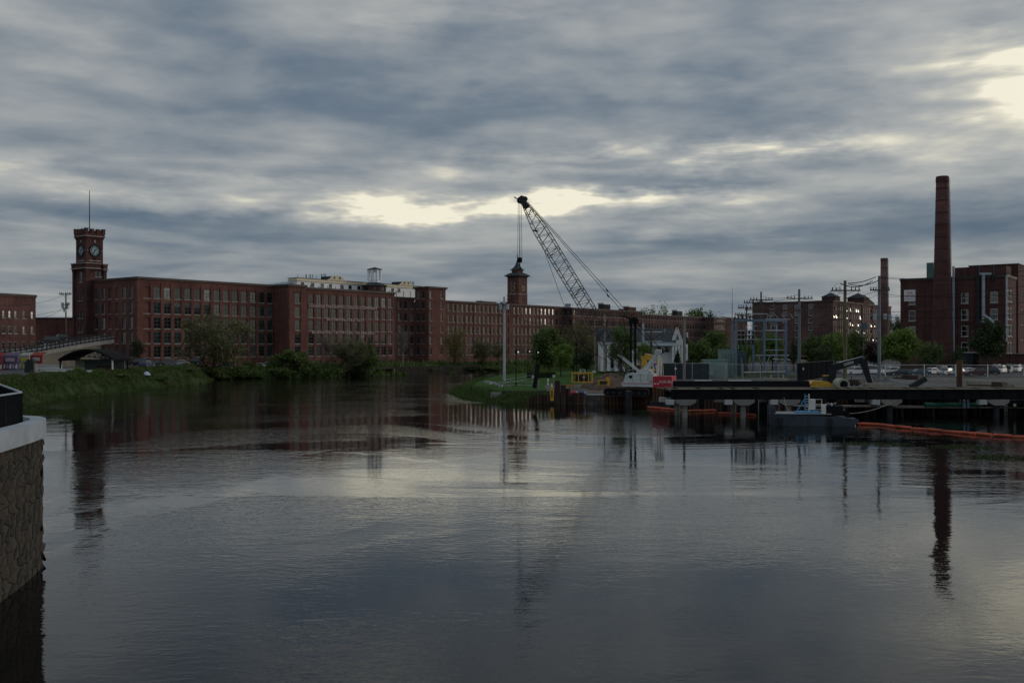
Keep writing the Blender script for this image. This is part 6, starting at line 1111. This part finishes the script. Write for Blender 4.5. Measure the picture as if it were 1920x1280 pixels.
for s in (-.05, .05): MB().tube((s, 0, .0), (s, 0, .5), .015, None, 5).build('leg', BLACK, bp)
# ================================================================ cars
def make_car(kind_, paint):
    suv = kind_ == 'suv'; van = kind_ == 'van'; L_, Wd, Hh = (4.7, .92, 1.72) if suv else (5.0, .98, 1.95) if van else (4.6, .89, 1.44); r = put('parked_car', None); bl = .95 if suv or van else .82
    lower = [(-L_/2, .35), (-L_/2+.1, .24), (L_/2-.1, .24), (L_/2, .38), (L_/2-.04, .62), (L_/2-.35, .80 if not suv else .92), (L_*.18, bl), (-L_*.46, bl+.03), (-L_/2+.02, .72)]
    cabin = [(L_*.20, bl-.01), (L_*.05, Hh-.06), (-L_*.1, Hh), (-L_*.34 if suv or van else -L_*.22, Hh-.05), (-L_*.455 if suv or van else -L_*.40, bl)]
    if van: cabin = [(L_*.33, bl-.01), (L_*.24, Hh-.1), (0, Hh), (-L_*.45, Hh-.02), (-L_*.475, bl)]
    def loft(prof, w0, w1, zlo, zhi):
        mb = MB(); n = len(prof); wf = lambda z: w0 + (w1-w0)*max(0, min(1, (z-zlo)/(zhi-zlo)))
        return mb.add([(x_, -wf(z_), z_) for x_, z_ in prof] + [(x_, wf(z_), z_) for x_, z_ in prof], [tuple(range(n))[::-1], tuple(range(n, 2*n))] + [(i, (i+1) % n, n+(i+1) % n, n+i) for i in range(n)])
    b_ = loft(lower, Wd, Wd*.96, .24, bl); c_ = loft(cabin, Wd*.93, Wd*.70, bl, Hh); n0 = len(b_.v); b_.add(c_.v, c_.f); body = b_.build('body', paint, r)
    gl_ = GL[0]; sh = lambda p, k: (sum(q[0] for q in cabin)/len(cabin)*(1-k)+p[0]*k, (bl+.08)*(1-k)+p[1]*k) ; wf = lambda z: Wd*.93 + (Wd*.70-Wd*.93)*max(0, min(1, (z-bl)/(Hh-bl)))
    sw = [(x_*.9, max(bl+.05, z_-.12 if z_ > bl+.2 else z_+.05)) for x_, z_ in cabin]
    for s in (-1, 1): mb = MB(); mb.add([(x_, s*(wf(z_)+.012), z_) for x_, z_ in sw], [tuple(range(len(sw)))]); mb.build('side_window', gl_, r)
    for (xa, za), (xb, zb_), nm, off in ((cabin[0], cabin[1], 'windshield', .02), (cabin[-1], cabin[-2], 'rear_window', -.02)):
        p, q = (xa*.9+xb*.1+off, za*.9+zb_*.1+.02), (xa*.12+xb*.88+off, za*.12+zb_*.88+.02); MB().add([(p[0], -wf(p[1])*.92, p[1]), (p[0], wf(p[1])*.92, p[1]), (q[0], wf(q[1])*.92, q[1]), (q[0], -wf(q[1])*.92, q[1])], [(0, 1, 2, 3)]).build(nm, gl_, r)
    for x_ in (-L_*.30, L_*.31):
        for s in (-1, 1): w_ = MB().tube((x_, s*(Wd-.2), .33), (x_, s*(Wd+.015), .33), .33, .33, 16).build('wheel', RUB, r); MB().tube((x_, s*(Wd+.016), .33), (x_, s*(Wd+.03), .33), .21, .2, 12).build('rim', CHR, w_)
    for s in (-1, 1): MB().box(L_/2-.18, L_/2+.0, s*Wd*.72-.17, s*Wd*.72+.17, .60, .74).build('headlight', GL[3], r); MB().box(-L_/2-.0, -L_/2+.14, s*Wd*.75-.14, s*Wd*.75+.14, .66, .85).build('taillight', RED, r)
    return r
CARP = {n_: mat('car_paint_' + n_, c_, .28, .25, .06, 1) for n_, c_ in dict(white=(.68, .70, .72), silver=(.36, .39, .42), black=(.014, .016, .02), blue=(.03, .06, .12), maroon=(.06, .012, .02), grey=(.12, .13, .14), teal=(.02, .07, .09)).items()}
PROTO = {}
def car(px, Y, k_, paint, rz, label, grp, z=None, x=None):
    X = at(px, Y); key = (k_, paint)
    if key not in PROTO: o = PROTO[key] = make_car(k_, CARP[paint])
    else: o = copy_tree(PROTO[key])
    o.location = (X, Y, (gz(X, Y) if z is None else z)+.01); o.rotation_euler = (0, 0, rad(rz)); tag(o, label, 'car', grp)
GR, GLF = 'cars in the right car park', 'cars in the left mill car park'
for a in ((1632, 214, 'van', 'white', 10, 'white van partly behind the black excavator arm'), (1602, 209, 'suv', 'white', 195, 'white car left of the excavator boom end'), (1578, 222, 'sedan', 'silver', 190, 'pale car roof showing above the excavator boom'), (1668, 207, 'suv', 'white', 200, 'white hatchback just right of the transformer pole'), (1686, 202.5, 'sedan', 'black', 178, 'black car behind the rusty steel box'), (1722, 201.5, 'sedan', 'teal', 182, 'dark teal saloon behind the thick left fence post'), (1762, 216, 'suv', 'grey', 215, 'grey car with bright windshield left of the isolated pile'), (1774, 209, 'sedan', 'silver', 218, 'silver saloon close to the left of the isolated pile'), (1783, 226, 'suv', 'black', 200, 'dark car roof above the silver saloon'), (1830, 199.5, 'suv', 'maroon', 183, 'maroon car right of the isolated pile'), (1811, 214, 'sedan', 'white', 205, 'white roofed car directly behind the isolated pile'), (1853, 205, 'suv', 'black', 150, 'black car behind the maroon car'),
          (1868, 236, 'suv', 'silver', 230, 'silver car leftmost of the far row at the right'), (1881, 240, 'sedan', 'blue', 230, 'blue car second from left in the far right row'), (1893, 243, 'suv', 'grey', 230, 'grey car third from left in the far right row'), (1905, 246, 'sedan', 'silver', 230, 'silver saloon fourth in the far right row'), (1917, 232, 'suv', 'blue', 230, 'blue car at the right picture edge in the far row'), (1745, 212, 'sedan', 'white', 214, 'white saloon right of the thick left fence post'), (1795, 205, 'sedan', 'silver', 216, 'silver car half hidden behind the isolated pile'), (1875, 222, 'suv', 'white', 230, 'white car in front of the far right row'), (1890, 226, 'sedan', 'grey', 230, 'grey saloon in front of the far right row'), (1905, 229, 'suv', 'white', 230, 'white car near the right picture edge'), (1655, 222, 'suv', 'silver', 195, 'silver car behind the transformer pole')): car(*a, GR)
for a in ((262, 246, 'van', 'black', 175, 'black van leftmost in the mill car park'), (276, 238, 'suv', 'blue', 80, 'blue car facing away beside the black van'), (290, 244, 'sedan', 'black', 200, 'black saloon with bright headlight in the mill car park'), (313, 248, 'suv', 'grey', 195, 'dark grey car in the middle of the mill car park'), (338, 254, 'sedan', 'silver', 190, 'silver car left of the big olive tree'), (362, 262, 'suv', 'black', 190, 'black car under the big olive tree left side'), (425, 282, 'suv', 'blue', 190, 'blue car behind the big olive tree'), (486, 290, 'sedan', 'silver', 185, 'silver saloon beside the white car below the mill'), (500, 288, 'suv', 'white', 185, 'white car parked below the projecting end bay')): car(*a, GLF)
car(112, 247, 'suv', 'black', 215, 'black car driving on the ramp near the clock tower', 'cars on the ramp', z=zz(650.5, 247)+1.5); car(92, 238, 'van', 'black', 215, 'black van behind the black car on the ramp', 'cars on the ramp', z=zz(652, 238)+.9)
dm = thing('dumpster', 'blue and red skip with white stripe in front of the white house', 'skip', (at(1258, 205), 205, 2.9)); SB = mat('skip_blue', (.03, .13, .42), .5, 0, .15, 1)
MB().prism([(-3.0, .3), (2.4, .3), (3.2, 2.2), (-3.4, 2.2)], -1, 1).build('tub', SB, dm); MB().box(-3.4, 3.2, -1.08, 1.08, 2.2, 2.5).build('rim', mat('skip_red', (.38, .03, .05), .5, 0, .15, 1), dm); MB().prism([(-3.1, .4), (-1.9, .4), (-3.0, 2.15), (-3.4, 2.15)], -1.03, -1.003).build('white_panel', WHITE, dm); MB().prism([(-1.0, .4), (-.4, .4), (-1.6, 2.15), (-2.2, 2.15)], -1.035, -1.003).build('stripe', WHITE, dm)
# ================================================================ trees
for a in ((400, 266, 594, 150, 'olive', 'big spreading olive brown tree in front of the left mill', 'tree', 7000), (257, 266, 634, 30, 'dark', 'small dark tree at the corner of the left mill'), (548, 283, 655, 62, 'green', 'green bushy tree below the projecting end bay'), (518, 282, 668, 34, 'green', 'smaller green bush left of the bushy green tree', 'shrub_tree'), (612, 294, 612, 50, 'bare', 'bare pale branched tree in front of the lettered mill left half'), (655, 292, 626, 82, 'olive', 'olive budding tree covering the painted lettering'), (692, 296, 640, 40, 'green', 'green tree left of the dark culvert'), (755, 322, 596, 44, 'bare', 'bare tree in front of the link block'), (852, 342, 608, 50, 'willow', 'golden willow in front of the long mill'), (905, 346, 634, 50, 'olive', 'olive budding tree right of the golden willow'), (935, 352, 640, 40, 'olive', 'thin olive tree just left of the tall pale pole'),
          (1030, 320, 612, 70, 'green', 'large dull green tree behind the lawn hedge'), (1052, 236, 642, 52, 'bright', 'bright green rounded tree on the lawn'), (1095, 305, 608, 90, 'olive', 'broad olive tree behind the earth mound'), (1075, 250, 662, 30, 'dark', 'dark evergreen right of the bright lawn tree'), (1100, 248, 658, 40, 'dark', 'dark bushy evergreen left of the white porch'), (1165, 215, 612, 56, 'green', 'leafy green tree behind the lower crane boom'), (1208, 222, 640, 44, 'bright', 'fresh green tree behind the yellow excavator arm'), (1270, 200, 657, 20, 'conifer', 'small dark conifer in front of the white house'), (1308, 252, 636, 54, 'green', 'green tree right of the white house'), (1338, 262, 620, 60, 'green', 'taller green tree above the switchgear cabinets'), (1355, 236, 644, 40, 'green', 'green tree behind the tall transformer house'),
          (1402, 232, 630, 50, 'bright', 'bright tree behind the insulators of the substation'), (1448, 238, 622, 56, 'bright', 'bright tree framed by the right half of the substation'), (1488, 236, 630, 28, 'conifer', 'dark conifer right of the substation frame'), (1526, 244, 628, 50, 'green', 'green tree under the apartment mill corner'), (1566, 228, 622, 56, 'bright', 'bright tree behind the black excavator'), (1545, 214, 645, 40, 'dark', 'dark tree behind the black screened fence'), (1606, 234, 618, 50, 'green', 'green tree left of the purple leaved tree'), (1638, 232, 640, 44, 'purple', 'dark purple leaved tree beside the transformer pole'), (1690, 226, 616, 70, 'bright', 'bright green tree left of the lease factory'), (1722, 234, 650, 40, 'olive', 'brownish bush between green trees below the for lease sign', 'shrub_tree'), (1748, 228, 640, 52, 'green', 'low green tree at the foot of the tall chimney'), (1797, 230, 650, 34, 'dark', 'dark rounded shrub right of the tall chimney', 'shrub_tree'), (1853, 228, 602, 66, 'dark', 'large dark round tree in front of the factory porch'), (1682, 420, 590, 30, 'dark', 'distant dark tree between apartment mill and factory')): tree(*a)
for i, (px, yt, w_) in enumerate(((1215, 577, 44), (1246, 574, 40), (1300, 576, 62), (1336, 583, 44))): tree(px, 660, yt, w_, ('green', 'bright', 'green', 'dark')[i], ('leftmost hilltop tree above the receding mill', 'second hilltop tree from the left above the receding mill', 'broadest hilltop tree above the receding mill', 'rightmost hilltop tree above the end mill')[i], zb=6, n=2600)
for i, (px, Y, yt, w_, kd, lab) in enumerate(((415, 268, 690, 60, 'green', 'dull shrub at the water edge under the big olive tree'), (450, 272, 684, 50, 'green', 'green shrub on the shore left of the white car'), (482, 275, 690, 44, 'green', 'green shrub directly below the white car'), (525, 279, 688, 50, 'green', 'round shrub on the shore below the end bay'), (580, 283, 676, 44, 'green', 'green shrub on the shore below the bare pale tree'), (625, 288, 688, 50, 'green', 'green shrub on the shore below the lettered mill'), (668, 294, 684, 44, 'dark', 'dark shrub on the shore left of the culvert'), (772, 322, 686, 40, 'green', 'green shrub on the river wall below the link block'), (806, 328, 683, 44, 'green', 'green shrub below the stair tower'), (840, 334, 686, 40, 'green', 'green shrub at the foot of the golden willow'), (880, 342, 686, 46, 'dark', 'dark shrub left of the distant olive trees'), (920, 346, 687, 44, 'green', 'low green shrub near the tall pale pole'), (1290, 206, 672, 22, 'dark', 'dark shrub beside the skip'), (352, 238, 688, 46, 'olive', 'brown shrub at the end of the left bank'), (1880, 135, 715, 40, 'olive', 'thin weeds bush by the short rusty pile stub'), (95, 181, 696, 34, 'green', 'leafy bush on the left bank below the utility box'), (148, 187.5, 688, 22, 'bright', 'bright green sapling in front of the pavilion'), (225, 199, 700, 40, 'green', 'low bush on the bank right of the pavilion'), (300, 219, 698, 44, 'green', 'bush on the bank right of the blue tarpaulin'))): tree(px, Y, yt, w_, kd, lab, 'shore_shrub' if i < 12 else 'shrub')
hg = thing('hedge', 'dark clipped hedge with lighter top at the back of the lawn', 'hedge', (at(1015, 232), 232, gz(at(1015, 232), 232)-.1)); rng = np.random.default_rng(77); n = 4200; w_ = 27/F*232
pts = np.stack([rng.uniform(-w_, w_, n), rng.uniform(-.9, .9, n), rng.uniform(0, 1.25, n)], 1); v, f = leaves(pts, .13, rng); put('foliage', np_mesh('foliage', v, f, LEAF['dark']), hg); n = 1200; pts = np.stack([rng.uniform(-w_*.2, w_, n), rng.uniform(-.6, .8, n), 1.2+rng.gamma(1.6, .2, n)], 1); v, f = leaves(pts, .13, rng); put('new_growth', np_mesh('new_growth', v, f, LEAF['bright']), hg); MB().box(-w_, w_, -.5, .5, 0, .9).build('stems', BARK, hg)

for px, Y, zb_, n_, lab in ((1646, 140, 2.85, 5, 'stack of squared timbers on the gravel behind the trestle'), (1838, 150, 2.9, 4, 'low stack of timbers right of the isolated pile'), (1455, 160, 2.9, 4, 'pile of boards in front of the substation fence')):
    r = thing('timber_stack', lab, 'timber', (at(px, Y), Y, zb_), rg.uniform(-.3, .3))
    for j in range(3):
        for i in range(n_): u = (i-n_/2)*.36; MB().box(-1.8+rg.uniform(-.2, .2), 1.8+rg.uniform(-.2, .2), u, u+.3, j*.3, j*.3+.27).build('timber', WOODG if (i+j) % 3 else WOOD, r)
for px, Y, h_, lab in ((1684, 165, .9, 'rusty pump set beside the low rusty steel box'), (1600, 150, 1.0, 'small generator near the excavator arm')):
    r = thing('site_pump', lab, 'machine', (at(px, Y), Y, 2.9)); MB().box(-.7, .7, -.4, .4, .2, h_).build('body', RUSTD, r); MB().tube((.7, 0, .5), (1.2, 0, .4), .15, .15, 8).build('outlet', RUST, r); MB().tube((-.3, 0, h_), (-.3, 0, h_+.5), .06, .06, 6).build('exhaust', DARK, r)
    for u in (-.4, .4): MB().tube((u, -.5, .25), (u, -.41, .25), .25, .25, 12).build('wheel', RUB, r)
